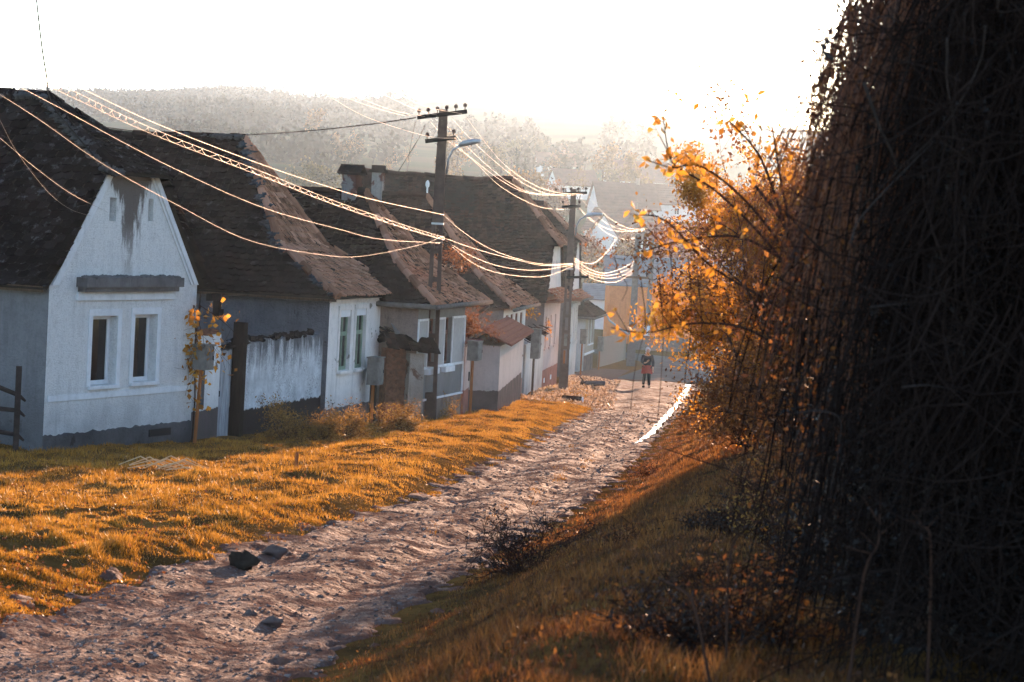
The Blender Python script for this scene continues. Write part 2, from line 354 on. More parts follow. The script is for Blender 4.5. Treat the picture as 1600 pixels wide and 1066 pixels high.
# ------------------------------------------------------------------ terrain
_py = np.array([-80, 0, 125, 160, 200, 250, 300, 400, 500, 700, 900, 1200, 1500, 1750, 1900.])
_pz = np.array([.158, -2.85, -7.55, -8.65, -9.3, -9.6, -7.6, -1, 5.0, 18, 32, 52, 73, 86, 84.])
_gy = np.arange(-80, 1901, 1.0); _gz = np.interp(_gy, _py, _pz)
_w = np.ones(41) / 41; _pad = np.pad(_gz, 20, mode='edge'); _sm = np.convolve(_pad, _w, 'valid')
_k = sstep(115, 160, _gy); _gz = _gz * (1 - _k) + _sm * _k
YL = np.array([-20, 0, 18, 28.7, 36, 50, 62, 78, 92, 107, 118, 130.]); XL = np.array([-10.5, -7.3, -4.7, -2.95, -1.45, .05, 1.25, 2.8, 3.6, 4.35, 5.0, 6.0])
YR = np.array([-20, 0, 18.4, 27, 38.8, 50, 62, 78, 92, 107, 118, 130.]); XR = np.array([-6.5, -3.8, -1.45, -.25, 1.5, 2.75, 3.95, 5.5, 6.9, 8.3, 9.2, 10.4])
def rl(Y): return np.interp(Y, YL, XL)
def rr(Y): return np.interp(Y, YR, XR)
HOLLOWS = [(-4.34, 28.69, 0.55, 1.1, 0.2), (-3.41, 25.35, 0.45, 0.9, 0.18), (-5.26, 30.19, 0.5, 0.9, 0.17), (-5.97, 29.75, 0.4, 0.8, 0.16), (-5.07, 25.7, 0.45, 0.8, 0.17), (-4.4, 23.95, 0.4, 0.7, 0.15), (-4.28, 35.22, 0.4, 0.8, 0.1), (-5.37, 34.45, 0.35, 0.7, 0.1), (-3.12, 38.09, 0.5, 0.9, 0.09), (-2.68, 44.87, 0.4, 0.9, 0.09), (-1.01, 45.12, 0.4, 1.0, 0.1)]
def terrain(X, Y, fine=True):
    X = np.asarray(X, float); Y = np.asarray(Y, float)
    z = np.interp(Y, _gy, _gz)
    near = 1 - sstep(105, 135, Y)
    dr = X - rr(Y); dl = rl(Y) - X
    A = 1.05 + 0.55 * np.exp(-(np.clip(Y, 0, 200) / 17) ** 2)
    z = z + near * A * sstep(-0.1, 3.0, dr)
    z = z + near * 0.14 * sstep(0, 0.8, dl) * (1 - sstep(2.0, 4.5, dl))
    far = sstep(250, 700, Y)
    z = z - far * (Y / 1700) * np.clip(X + 40, 0, 600) * 0.045
    z = z + far * (3.5 * np.sin(X / 95 + 0.7) + 2.5 * np.sin(X / 41 + Y / 160)) * np.clip(Y / 1200, 0.3, 1)
    z = z - far * (Y / 1700) * np.clip(-X - 215 * Y / 1700, 0, 400) * .13
    z = z + sstep(230, 330, Y) * (1 - far) * np.clip(X, 0, 60) * 0.02
    if fine:
        off = 1 - sstep(0, 0.5, np.minimum(dl, -dr) * -1 + 0.25) * 0
        verge = np.maximum(sstep(0, .6, dl), sstep(0, .6, dr)) * near
        wx = X + .32 * vnoise(X / .9, Y / 1.1, 61); wy = Y + .5 * vnoise(X / .8, Y / 1.2, 62)
        for (hx, hy, hrx, hry, hd) in HOLLOWS: z = z - .6 * hd * np.exp(-((wx - hx) / hrx) ** 2 - ((wy - hy) / hry) ** 2) + .3 * hd * np.exp(-((wx - hx) / hrx / .8) ** 2 - ((wy - hy - hry * 1.3) / hry / .6) ** 2)
        z = z + verge * (0.05 * vnoise(X / 1.7, Y / 2.0, 3) + 0.016 * vnoise(X / .9, Y / 1.0, 4))
    return z
def tz(X, Y): return float(terrain(X, Y))
def gp(px, py, dz=0.0):
    """world point where the picture ray meets the terrain"""
    d = fw * F + RR * (px - 800) - UU * (py - 533); d = d / d[1]
    ys = np.arange(5, 400, 0.1); zz = terrain(d[0] * ys, ys, False)
    i = np.argmax(d[2] * ys < zz)
    Y = ys[i]; return np.array([d[0] * Y, Y, tz(d[0] * Y, Y) + dz])

# ground: one fan-shaped sheet out to the far hills
ys = np.concatenate([np.arange(-60, 4, 4.0), np.arange(4, 60, 0.16), np.arange(60, 120, 0.45), 120 * np.power(1750 / 120, np.linspace(0, 1, 190))])
us = np.sign(np.linspace(-1, 1, 421)) * np.abs(np.linspace(-1, 1, 421)) ** 1.5
Yg, Ug = np.meshgrid(ys, us, indexing='ij')
Xg = Ug * (26 + 0.33 * np.clip(Yg, 0, 1e9))
Zg = terrain(Xg, Yg)
Zg = Zg - 0.22 * sstep(0.05, .45, np.minimum(Xg - rl(Yg), rr(Yg) - Xg)) * (1 - sstep(122, 126, Yg))
nr, nc = Yg.shape
idx = np.arange(nr * nc).reshape(nr, nc)
Fq = np.stack([idx[:-1, :-1], idx[:-1, 1:], idx[1:, 1:], idx[1:, :-1]], -1).reshape(-1, 4)
k = NT("earth_and_fields"); P = k.world(); s3 = k.sep(P)
n1 = k.noise(P, 1.3, 6, 0.65); n2 = k.noise(P, 14, 4)
near_c = k.ramp(n1, [(0.3, (.05, .03, .014)), (0.5, (.14, .072, .022)), (0.7, (.24, .125, .035))])
near_c = k.mix(k.math('MULTIPLY', n2, 0.5), near_c, (.035, .024, .014))
mp = k.n("ShaderNodeMapping"); mp.inputs['Scale'].default_value = (0.004, 0.011, 0); k.l(P, mp.inputs[0])
fld = k.ramp(k.noise(mp.outputs[0], 1.4, 2, 0.45), [(0.36, (.018, .026, .012)), (0.47, (.036, .05, .02)), (0.56, (.052, .052, .025)), (0.66, (.028, .03, .014))])
fld = k.mix(k.math('MULTIPLY', k.noise(P, 0.05, 5), 0.5), fld, (.05, .05, .025))
col = k.mix(k.ramp(k.math('DIVIDE', s3[1], 400.0), [(0.3, 0.0), (0.7, 1.0)]), near_c, fld)
M['earth'] = k.done(k.bsdf(col, 0.95, normal=k.bump(n2, 0.6, 0.04), spec=0.1))
tag(arrmesh("ground", np.stack([Xg, Yg, Zg], -1).reshape(-1, 3), Fq, None, M['earth'], smooth=True), kind='structure')

# dirt road: fine ribbon with ruts, stones pressed in, ragged edges
def road_z(X, Y):
    u = (X - rl(Y)) / np.maximum(rr(Y) - rl(Y), .1)
    z = terrain(X, Y, False) + 0.022
    z = z - 0.07 * np.exp(-((u - .25) / .10) ** 2) - 0.07 * np.exp(-((u - .72 - .16 * sstep(52, 64, Y)) / (.10 - .03 * sstep(52, 64, Y))) ** 2) + 0.025 * np.exp(-((u - .5) / .12) ** 2)
    n = vnoise(X / .75, Y / 1.1, 11) * .012 + vnoise(X / .27, Y / .4, 12) * .008 + vnoise(X / .13, Y / .17, 13) * .004
    z = z + n + np.maximum(0, vnoise(X / .33, Y / .4, 14) - .85) * .03
    edge = np.minimum(u + .06, 1.06 - u) + 0.10 * vnoise(X / .9, Y / 1.3, 15) + .04 * vnoise(X / .3, Y / .4, 16)
    return z - 0.10 * (1 - sstep(-0.02, .12, edge))
ry = np.concatenate([np.arange(10, 45, 0.06), np.arange(45, 75, 0.11), np.arange(75, 126, 0.2)])
ru = np.linspace(-0.12, 1.12, 76)
Yr, Ur = np.meshgrid(ry, ru, indexing='ij'); Xr = rl(Yr) + Ur * (rr(Yr) - rl(Yr)); Zr = road_z(Xr, Yr)
idx = np.arange(Yr.size).reshape(Yr.shape)
Fr = np.stack([idx[:-1, :-1], idx[:-1, 1:], idx[1:, 1:], idx[1:, :-1]], -1).reshape(-1, 4)
k = NT("stony_dirt"); P = k.world()
mp = k.n("ShaderNodeMapping"); mp.inputs['Scale'].default_value = (1, .7, 1); k.l(P, mp.inputs[0]); Q = mp.outputs[0]
n1 = k.noise(Q, 0.8, 6, 0.65); n2 = k.noise(Q, 9, 5, 0.7); v1 = k.vor(Q, 9); v2 = k.vor(Q, 24)
col = k.ramp(n1, [(0.32, (.07, .038, .028)), (0.5, (.13, .080, .064)), (0.68, (.20, .135, .115))])
col = k.mix(k.ramp(n2, [(0.42, 0.0), (0.62, 0.6)]), col, (.13, .065, .042))
col = k.mix(k.ramp(k.noise(Q, 2.3, 6, .72, .5), [(0.5, 0.0), (0.62, .6)]), col, (.15, .07, .042))
col = k.mix(k.ramp(v2, [(0.14, .55), (0.34, 0.0)]), col, (.22, .17, .155))
col = k.mix(k.ramp(v1, [(0.42, 0.0), (0.62, .5)]), col, (.06, .035, .026))
h = k.math('ADD', k.math('MULTIPLY', k.ramp(v1, [(0.0, 1.0), (0.4, 0.0)]), 0.7), k.math('ADD', k.math('MULTIPLY', n2, 0.8), k.math('MULTIPLY', k.ramp(v2, [(0, 1.0), (0.45, 0.0)]), 0.35)))
brown = k.math('MAXIMUM', k.ramp(k.noise(Q, 1.7, 6, .74, .6), [(0.43, 0.0), (0.56, .9)]), k.ramp(n2, [(0.50, 0.0), (0.62, .75)]))
bd = k.bsdf(k.mix(n2, (.20, .095, .065), (.10, .048, .034)), .9, normal=k.bump(h, .9, .04), spec=.0)
rs_ = (k.bsdf(col, k.ramp(n2, [(0.3, 0.8), (0.7, 1.0)]), normal=k.bump(h, 0.9, 0.04), spec=0.16))
mx = k.n('ShaderNodeMixShader'); k.l(brown, mx.inputs[0]); k.l(rs_, mx.inputs[1]); k.l(bd, mx.inputs[2]); M['road'] = k.done(mx.outputs[0])
tag(arrmesh("road", np.stack([Xr, Yr, Zr], -1).reshape(-1, 3), Fr, None, M['road'], smooth=True), kind='structure')

# the paved street beyond, bending left behind the last fence
def ribbon(name, pts, widths, mat_, lift=0.03, n=80, kind='structure', across=10):
    pts = np.array(pts, float); t = np.linspace(0, len(pts) - 1, n); i = np.arange(len(pts))
    X = np.interp(t, i, pts[:, 0]); Y = np.interp(t, i, pts[:, 1]); W_ = np.interp(t, i, widths)
    for _ in range(3):
        X[1:-1] = (X[:-2] + X[1:-1] * 2 + X[2:]) / 4; Y[1:-1] = (Y[:-2] + 2 * Y[1:-1] + Y[2:]) / 4
    dx, dy = np.gradient(X), np.gradient(Y); L = np.hypot(dx, dy); nx, ny = dy / L, -dx / L
    s = np.linspace(-.5, .5, across)
    PX = X[:, None] + nx[:, None] * W_[:, None] * s; PY = Y[:, None] + ny[:, None] * W_[:, None] * s
    PZ = terrain(PX, PY, False) + lift
    idx = np.arange(n * across).reshape(n, across)
    Fc = np.stack([idx[:-1, :-1], idx[:-1, 1:], idx[1:, 1:], idx[1:, :-1]], -1).reshape(-1, 4)
    o = arrmesh(name, np.stack([PX, PY, PZ], -1).reshape(-1, 3), Fc, None, mat_, smooth=True)
    return tag(o, kind=kind)
M['asphalt'] = simple("worn_asphalt", (.12, .115, .11), (.07, .068, .066), 0.8, 0.7, bscale=14, bstr=0.4)
ribbon("street", [(7.4, 120), (8.9, 132), (10.6, 146), (11.2, 160), (9.5, 172), (4, 181), (-8, 188), (-30, 196)], [4.6, 4.8, 5, 5.2, 5.2, 5, 5, 5], M['asphalt'], 0.05)
M['flag'] = simple("trodden_earth", (.15, .105, .085), (.085, .062, .052), 2.0, 0.9, bscale=12, bstr=0.6)
ribbon("path", [(4.4, 108), (3.9, 116), (4.7, 128), (5.8, 139)], [1.2, 2.2, 2.4, 2.2], M['flag'], 0.06)
k = NT("wet_runoff"); P = k.world()
M['water'] = k.done(k.bsdf((.05, .045, .04), k.ramp(k.noise(P, 3, 4), [(0.35, 0.10), (0.65, 0.28)]), normal=k.bump(k.noise(P, 7, 3), 0.5, 0.03), spec=0.7))
wp = [gp(x, y) for x, y in [(1005, 694), (1022, 672), (1042, 652), (1056, 635), (1070, 615), (1080, 600), (1082, 588), (1068, 576)]]
ribbon("water", [(p[0], p[1]) for p in wp], [.5, .2, .65, .18, .6, .7, .25, .4], M['water'], -0.032, 60, across=6)

# ------------------------------------------------------------------ houses
def panel(mb, z0, z1, L, R, holes, depth, y=0.0, kinks=(), rag=0):
    zs = sorted(set([z0, z1] + [z for h in holes for z in (h[2], h[3])] + [z for z in kinks if z0 < z < z1]))
    for a, b in zip(zs[:-1], zs[1:]):
        hs = [h for h in holes if h[2] <= a + 1e-6 and h[3] >= b - 1e-6]
        cuts = sorted(x for h in hs for x in (h[0], h[1]))
        lo = [L(a)] + cuts + [R(a)]; hi = [L(b)] + cuts + [R(b)]
        for i in range(len(lo) - 1):
            if i % 2 == 0: mb.poly([(lo[i], y, a), (lo[i+1], y, a), (hi[i+1], y, b), (hi[i], y, b)])
    for (x0, x1, c, d) in holes:
        y1 = y + depth
        mb.poly([(x0, y, c), (x0, y1, c), (x0, y1, d), (x0, y, d)]); mb.poly([(x1, y, c), (x1, y, d), (x1, y1, d), (x1, y1, c)])
        mb.poly([(x0, y, c), (x1, y, c), (x1, y1, c), (x0, y1, c)]); mb.poly([(x0, y, d), (x0, y1, d), (x1, y1, d), (x1, y, d)])

def prof_eval(prof):
    r = np.array([p[0] for p in prof]); h = np.array([p[1] for p in prof])
    b = np.concatenate([[0], np.cumsum(np.hypot(np.diff(r), np.diff(h)))])
    return r, h, b

def tile_slope(mb, fn, prof, amin, amax, tw=.18, ex=.15, seed=1, lift=.042, rough=1.0):
    """courses of round-ended plain tiles over a slope; fn(a, run, h, off) gives the 3-D point; amin/amax are functions of run"""
    rs = random.Random(seed); r, h, b = prof_eval(prof); bt = b[-1]
    def nrm(bb):
        i = min(max(int(np.searchsorted(b, bb)) - 1, 0), len(r) - 2)
        dr, dh = r[i+1] - r[i], h[i+1] - h[i]; q = math.hypot(dr, dh); return -dh / q, dr / q
    row = 0; bb = 0.0
    while bb < bt - .03:
        e2 = min(bb + ex * 1.3, bt); rm = float(np.interp(bb + ex * .5, b, r))
        A0, A1 = amin(rm), amax(rm)
        if A1 - A0 > .08:
            nx, nh = nrm(bb + ex * .5)
            x = A0 - (tw / 2 if row % 2 else 0) - rs.uniform(0, .02)
            while x < A1:
                lo, hi = max(x + .003, A0 - .02), min(x + tw - .003, A1 + .02)
                if hi - lo > .03:
                    lf = lift * (1 + rough * rs.uniform(-.35, .5)); tl = rough * rs.uniform(-.010, .010); db = rough * rs.uniform(-.014, .014)
                    if rs.random() < .03 * rough: lf += .035; db -= .04
                    c = (lo + hi) / 2; w = (hi - lo) / 2; pts = []
                    for (fa, fb, ff) in ((-1, e2 - bb, .15), (-1, .05, 1), (-.62, .014, 1), (0, 0, 1), (.62, .014, 1), (1, .05, 1), (1, e2 - bb, .15)):
                        q = bb + fb + (db if ff == 1 else 0)
                        rr_ = float(np.interp(q, b, r)) if q >= 0 else r[0] + q * .7; hh = float(np.interp(q, b, h)) if q >= 0 else h[0] + q * .7
                        o = lf * ff + tl * fa
                        pts.append((c + fa * w, rr_ + nx * o, hh + nh * o))
                    low = [(p[0], p[1] - nx * .032, p[2] - nh * .032) for p in pts[1:6]]
                    V = [fn(*p) for p in pts + low]
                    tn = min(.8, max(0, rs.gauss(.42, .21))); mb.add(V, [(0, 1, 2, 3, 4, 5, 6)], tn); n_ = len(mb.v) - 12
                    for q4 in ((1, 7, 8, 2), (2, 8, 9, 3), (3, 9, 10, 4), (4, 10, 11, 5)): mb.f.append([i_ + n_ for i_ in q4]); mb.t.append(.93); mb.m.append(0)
                x += tw
        bb += ex; row += 1

def half_pipe(mb, pts, r, n=6, tint=.4, up=(0, 0, 1)):
    mb.tube(pts, r, n, tint)

def ridge_caps(mb, a, b, r=.11, step=.34, seed=0, jit=.02):
    rs = random.Random(seed); a = np.array(a, float); b = np.array(b, float); L = np.linalg.norm(b - a); n = max(1, int(L / step))
    for i in range(n):
        p = a + (b - a) * (i / n); q = a + (b - a) * ((i + 1.12) / n)
        j = np.array([rs.uniform(-jit, jit) for _ in range(3)])
        mb.tube([p + j + (0, 0, -.02), q + j + (0, 0, .012)], [r * 1.08, r * .9], 8, rs.uniform(.2, .9))

def make_roof(root, W, L, ovs, ovf, prof_m, hip, mats, sag=.05, seed=1, mortar=False, tw=.18, ex=.15, rough=1.0, rear_gable=True, gable_trim=0):
    """prof_m: eave-to-ridge profile in (u, z); hip: profile in (v, z) from its own eave; mats = (main, hip, ridge)"""
    r, h, b = prof_eval(prof_m); hr, hh, hb = prof_eval(hip)
    zr = h[-1]; z_h0 = hh[0]
    def wob(u, v, z): return z - sag * math.sin(max(0, min(1, v / L)) * math.pi) * (z - h[0]) / (zr - h[0]) + .018 * math.sin(v * 1.9 + u * 2 + seed) * rough + .012 * math.sin(v * 4.3 + seed * 2) * rough
    def hipv(z): return float(np.interp(z, hh, hr)) if z >= z_h0 - 1e-6 else -ovf
    zof = lambda run: float(np.interp(run, r, h))
    near = lambda a, run, hgt: (run, a, wob(run, a, hgt))
    farf = lambda a, run, hgt: (W - run, a, wob(W - run, a, hgt))
    runm = lambda z: float(np.interp(z, h, r))
    hipf = lambda a, run, hgt: (a, run, wob(a, run, hgt))
    top = MB()
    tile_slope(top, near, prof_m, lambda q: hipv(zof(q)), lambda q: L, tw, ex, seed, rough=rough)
    zh = lambda run: float(np.interp(run, hr, hh))
    # boards under the tiles
    dk = MB()
    lv = [i for i in range(len(r))]
    zz = sorted(set(list(h) + [z for z in hh if h[0] < z <= zr]))
    for z1, z2 in zip(zz[:-1], zz[1:]):
        for fn_ in (near, farf):
            q = []
            for z, av in ((z1, 'h'), (z1, 'L'), (z2, 'L'), (z2, 'h')):
                a = L if av == 'L' else (hipv(z + (1e-4 if z == z1 else -1e-4)) + .02)
                p = fn_(a, runm(z), z); q.append((p[0], p[1], p[2] - .045))
            dk.poly(q)
        if z1 >= z_h0 - 1e-6:
            q = []
            for z, sgn in ((z1, 0), (z1, 1), (z2, 1), (z2, 0)):
                u = runm(z); u = W - u if sgn else u
                p = hipf(u, float(np.interp(z, hh, hr)), z); q.append((p[0], p[1], p[2] - .045))
            dk.poly(q)
    if rear_gable: dk.poly([(r[0], L, h[0]), (W / 2, L, zr - .05), (W - r[0], L, h[0])])
    roof = top.build("roof", mats[0], root)
    dk.build("roof_boards", M['deck'], roof)
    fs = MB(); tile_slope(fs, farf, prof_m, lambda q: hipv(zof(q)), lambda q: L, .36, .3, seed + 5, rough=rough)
    fs.build("rear_slope", mats[0], roof)
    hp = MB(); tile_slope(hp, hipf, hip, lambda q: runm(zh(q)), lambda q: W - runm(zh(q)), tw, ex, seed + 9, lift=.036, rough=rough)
    hp.build("hip", mats[1], roof)
    rc = MB(); a = (W / 2, hr[-1], zr + .03)
    n = 8
    for i in range(n):
        v1 = hr[-1] + (L - hr[-1]) * i / n; v2 = hr[-1] + (L - hr[-1]) * (i + 1) / n
        ridge_caps(rc, (W / 2, v1, wob(W / 2, v1, zr) + .03), (W / 2, v2, wob(W / 2, v2, zr) + .03), seed=seed + i)
    hipmb = MB()
    for i in range(len(hh) - 1):
        for sgn in (0, 1):
            u1, u2 = runm(hh[i]), runm(hh[i+1])
            if sgn: u1, u2 = W - u1, W - u2
            ridge_caps(hipmb, (u1, hr[i], hh[i] + .03), (u2, hr[i+1], wob(u2, hr[i+1], hh[i+1]) + .03), .10, .32, seed + 20 + i + sgn)
    rc.build("ridge", mats[2], roof); hipmb.build("hip_ridge", mats[1], roof)
    if mortar:
        mo = MB()
        for i in range(60):
            t = random.Random(seed * 50 + i); f = t.random() ** .8
            if i < 46:
                zc = zr - (zr - z_h0) * f; u = runm(zc); v = float(np.interp(zc, hh, hr)); p = (u - .03, v + t.uniform(.02, .16), zc + .0)
            else:
                v = hr[-1] + t.uniform(0, 1.6); p = (W / 2 - t.uniform(.02, .12), v, zr - .03)
            mo.blob(p, (t.uniform(.05, .13), t.uniform(.06, .2), t.uniform(.03, .07)), i, rough=.9)
        mo.build("mortar_bedding", M['mortar'], roof, True)
    return roof

def window(root, u0_, u1_, z0, z1, y, fm, gm, mull=0, trans=None, sill=None, sillm=None, curtain=False, fr=.055, head=None):
    w = MB(); d = .05
    for a, b in (((u0_, y, z0), (u0_ + fr, y + d, z1)), ((u1_ - fr, y, z0), (u1_, y + d, z1)), ((u0_ + fr, y, z0), (u1_ - fr, y + d, z0 + fr)), ((u0_ + fr, y, z1 - fr), (u1_ - fr, y + d, z1))): w.box(a, b)
    for i in range(mull):
        c = u0_ + (u1_ - u0_) * (i + 1) / (mull + 1); w.box((c - .03, y - .006, z0 + fr), (c + .03, y + d, z1 - fr))
    if trans: w.box((u0_ + fr, y - .012, trans - .05), (u1_ - fr, y + d, trans + .05))
    o = w.build("window", fm, root)
    g = MB(); g.box((u0_ + .01, y + .03, z0 + .01), (u1_ - .01, y + .045, z1 - .01)); g.build("pane", gm, o)
    if curtain:
        c = MB(); n = 14
        for i in range(n):
            a = u0_ + (u1_ - u0_) * i / n; b = u0_ + (u1_ - u0_) * (i + 1) / n; q = .012 * (i % 2)
            c.poly([(a, y + .07 + q, z0 + .3), (b, y + .07 + .012 - q, z0 + .3), (b, y + .07 + .012 - q, z1 - .05), (a, y + .07 + q, z1 - .05)])
        c.build("curtain", M['curtain'], o)
    if sill is not None:
        s = MB(); s.box((u0_ - .08, -sill, z0 - .07), (u1_ + .08, y + .02, z0 - .004)); s.build("sill", sillm or fm, o)
    if head is not None:
        s = MB(); s.box((u0_ + .005, y - .06, z1 - head), (u1_ - .005, y - .012, z1 - .005)); s.build("head_board", M['pvc'], o)
    return o

HZ = {}
def house_root(name, label, x0, y0, phi, dv=0.0, du=0.0):
    d = fw * F + RR * (x0 - 800) - UU * (y0 - 533); d = d / d[1]; Y = -2.85 / (d[2] + .0376); P = d * Y
    a = math.radians(phi); P = P + np.array([-math.cos(a), math.sin(a), 0]) * dv + np.array([math.sin(a), math.cos(a), 0]) * du
    o = thing(name, label, "house", P, math.pi / 2 - a); HZ[label] = (P, a); return o

def walls(root, W, L, he, holes, fmat, smat, depth=.2, gable=None, side_holes=(), zlow=-.9):
    """front wall with openings, near side wall, far and rear walls; gable = (ztop, uL_top) makes the tapering gable wall"""
    f = MB()
    if gable:
        zt, ut = gable
        Lf = lambda z: 0 if z <= he else ut * (z - he) / (zt - he); Rf = lambda z: W - Lf(z)
        panel(f, zlow, zt, Lf, Rf, holes, depth, kinks=(he,))
    else: panel(f, zlow, he, lambda z: 0, lambda z: W, holes, depth)
    wall = f.build("front_wall", fmat, root)
    s = MB(); s.poly([(0, L, zlow), (0, 0.002, zlow), (0, 0.002, he), (0, L, he)])
    s.poly([(W, 0.002, zlow), (W, L, zlow), (W, L, he), (W, 0.002, he)]); s.poly([(W, L, zlow), (0, L, zlow), (0, L, he), (W, L, he)])
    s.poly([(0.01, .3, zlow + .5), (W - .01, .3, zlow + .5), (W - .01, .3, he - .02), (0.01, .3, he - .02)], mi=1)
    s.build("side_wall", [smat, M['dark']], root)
    return wall

def gutter(root, pts, r=.065, m='gutter', name="gutter"):
    g = MB(); g.tube(pts, r, 8); return g.build(name, M[m], root, True)

def eave_board(root, W, L, r0_, z, ovf):
    e = MB(); e.box((r0_ + .02, -ovf + .02, z - .13), (r0_ + .05, L, z - .02)); e.box((r0_ + .05, -.004 - .03, z - .10), (W - r0_, -.004, z + .02)) if ovf > .1 else None
    return e.build("eave_board", M['old_wood'], root)

# --- first house, white gable with clipped hip
W = 5.2
h1 = house_root("gabled_house", "white roughcast gable house with two dark windows and mossy black roof at left edge", 66, 703, 23)
wins = [(1.46, 2.33, 1.10, 2.40), (2.93, 3.75, 1.11, 2.41)]
slits = [(1.88, 2.12, 4.18, 4.62), (3.24, 3.42, 4.21, 4.64)]
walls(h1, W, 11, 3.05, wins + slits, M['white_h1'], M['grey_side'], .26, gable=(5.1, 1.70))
for (a, b, c, d) in wins:
    window(h1, a, b, c, d, .17, M['pvc'], M['glass'], sill=.06, sillm=M['trim_h1'], fr=.075)
    m = MB(); fr = .13
    for q in (((a - fr, -.014, c - .02), (a, .002, d + fr)), ((b, -.014, c - .02), (b + fr, .002, d + fr)), ((a, -.014, d), (b, .002, d + fr))): m.box(*q)
    m.build("window_surround", M['trim_h1'], h1)
for (a, b, c, d) in slits:
    s = MB(); s.box((a - .01, .2, c - .01), (b + .01, .24, d + .01)); s.build("attic_vent", M['dark'], h1)
m = MB(); m.box((.87, -.24, 2.95), (4.30, .002, 3.13), taper=None); m.box((.93, -.17, 2.86), (4.24, .002, 2.95))
rs = random.Random(3)
for i in range(40): m.blob((.9 + 3.36 * i / 39, -.13 + rs.uniform(-.07, .07), 3.135), (.07, .09, rs.uniform(.015, .045)), i, rough=.5, nu=7, nv=5)
m.build("ledge", M['ledge'], h1)
m = MB(); m.box((.87, -.05, 2.70), (4.30, .002, 2.80)); m.box((.90, -.03, 2.80), (4.27, .002, 2.86)); m.build("moulding", M['trim_h1'], h1)
m = MB(); m.box((.08, -.02, .86), (W - .2, .002, .97)); m.build("sill_band", M['trim_h1'], h1)
for sg in (0, 1):      # raking cornice strips along the gable edges
    m = MB(); e = lambda u: (W - u if sg else u)
    for off, th, dp in ((.02, .15, .05), (.20, .06, .03)):
        q = [(e(off), -dp, 2.98), (e(off + th), -dp, 2.98), (e(1.70 + off + th), -dp, 5.08), (e(1.70 + off), -dp, 5.08)]
        m.prism(q if not sg else q[::-1], (0, dp + .002, 0))
    m.build("gable_cornice", M['trim_h1'], h1)
m = MB(); n = 60; rs = random.Random(8)        # ragged grey plinth, a little behind the thick roughcast it carries
tops = [(-.02 + (W + .02) * i / n, .245 + .018 * math.sin(i * .9) * math.sin(i * .23) + rs.uniform(-.016, .016)) for i in range(n + 1)]
for (a, za), (b, zb) in zip(tops[:-1], tops[1:]): m.poly([(a, -.012, -.9), (b, -.012, -.9), (b, -.012, zb), (a, -.012, za)]); m.poly([(a, -.012, za), (b, -.012, zb), (b, .002, zb + .01), (a, .002, za + .01)])
m.box((3.6, -.03, .02), (4.4, -.012, .16), mi=1)
m.build("plinth", [M['plinth_grey'], M['dark']], h1)
make_roof(h1, W, 11, .2, .12, [(-.22, 2.94), (.25, 3.42), (1.62, 5.16), (2.6, 6.52)], [(-.36, 5.10), (.2, 5.40), (2.0, 6.52)], (M['roof_black'], M['roof_black'], M['roof_black']), .06, 3, True, tw=.22, ex=.18, rough=.9)
eave_board(h1, W, 11, -.2, 2.98, .0)
m = MB()           # boards and tiles hanging loose along the far gable edge
for i in range(14):
    f = i / 13; u = W - (1.70 * (1 - f)) - .05 + .16 * f; z = 5.1 - 2.05 * f
    Mx = Matrix.Translation((u + .12, -.10, z)) @ Matrix.Rotation(rs.uniform(.5, 1.2), 4, 'Y') @ Matrix.Rotation(rs.uniform(-.3, .3), 4, 'X')
    m.box((-.14, -.10, -.015), (.14, .12, .015), rs.random(), M=Mx)
m.build("verge_tiles", M['roof_dark'], h1)

# --- second house, long dark roof with a full hip
W = 4.75
h2 = house_root("hipped_house", "peeling white house with two green windows under a huge dark hipped roof", 506, 668, 14)
wins = [(.80, 1.62, 1.30, 2.76), (2.05, 2.85, 1.30, 2.77)]
walls(h2, W, 12, 3.15, wins, M['white_h2'], M['grey_side2'], .2)
for (a, b, c, d) in wins:
    window(h2, a, b, c, d, .06, M['green_light'], M['glass'], mull=1, trans=2.18, sill=.10, sillm=M['white_h2'], fr=.09, head=.17)
    m = MB()
    for q in (((a - .12, -.03, c - .02), (a, .002, d)), ((b, -.03, c - .02), (b + .12, .002, d)), ((a - .14, -.045, d), (b + .14, .002, d + .11))): m.box(*q)
    m.build("window_surround", M['white_h2'], h2)
m = MB(); m.box((-.03, -.10, 3.02), (W + .03, .002, 3.16)); m.box((-.02, -.05, 2.95), (W + .02, .002, 3.02)); m.build("cornice", M['white_h2'], h2)
make_roof(h2, W, 12, .25, .25, [(-.28, 3.10), (.55, 4.02), (2.375, 6.86)], [(-.30, 3.10), (1.6, 4.30), (3.2, 6.86)], (M['roof_dark'], M['roof_hip'], M['roof_dark']), .10, 7, True, tw=.21, ex=.17, rough=.9)
eave_board(h2, W, 12, -.26, 3.12, .25)

# --- third house, grey with framed panels
W = 4.5
h3 = house_root("low_grey_house", "low grey house with white framed panels beside brown windows, behind the tall pole", 648, 664, 14, 0.05)
wins = [(.92, 1.72, 1.42, 2.64), (2.50, 3.20, 1.42, 2.64)]
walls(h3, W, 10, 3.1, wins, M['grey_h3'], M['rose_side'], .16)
for (a, b, c, d) in wins:
    o = window(h3, a, b, c, d, .10, M['brown_paint'], M['glass'], mull=1, trans=2.25, curtain=True)
    s = MB(); s.box((a - .10, -.12, c - .20), (b + .10, .002, c - .055)); s.build("sill", M['white_paint'], o)
for a, b in ((.06, .84), (1.80, 2.42), (3.28, 4.36)): m = MB(); m.box((a, -.02, 1.43), (b, .002, 2.60)); m.build("panel", M['panel_h3'], h3)
m = MB(); m.box((.0, -.035, 1.36), (W, .002, 1.425)); m.box((.0, -.035, 2.605), (.90, .002, 2.66)); m.box((1.74, -.035, 2.605), (2.48, .002, 2.66)); m.box((3.22, -.035, 2.605), (W, .002, 2.66))
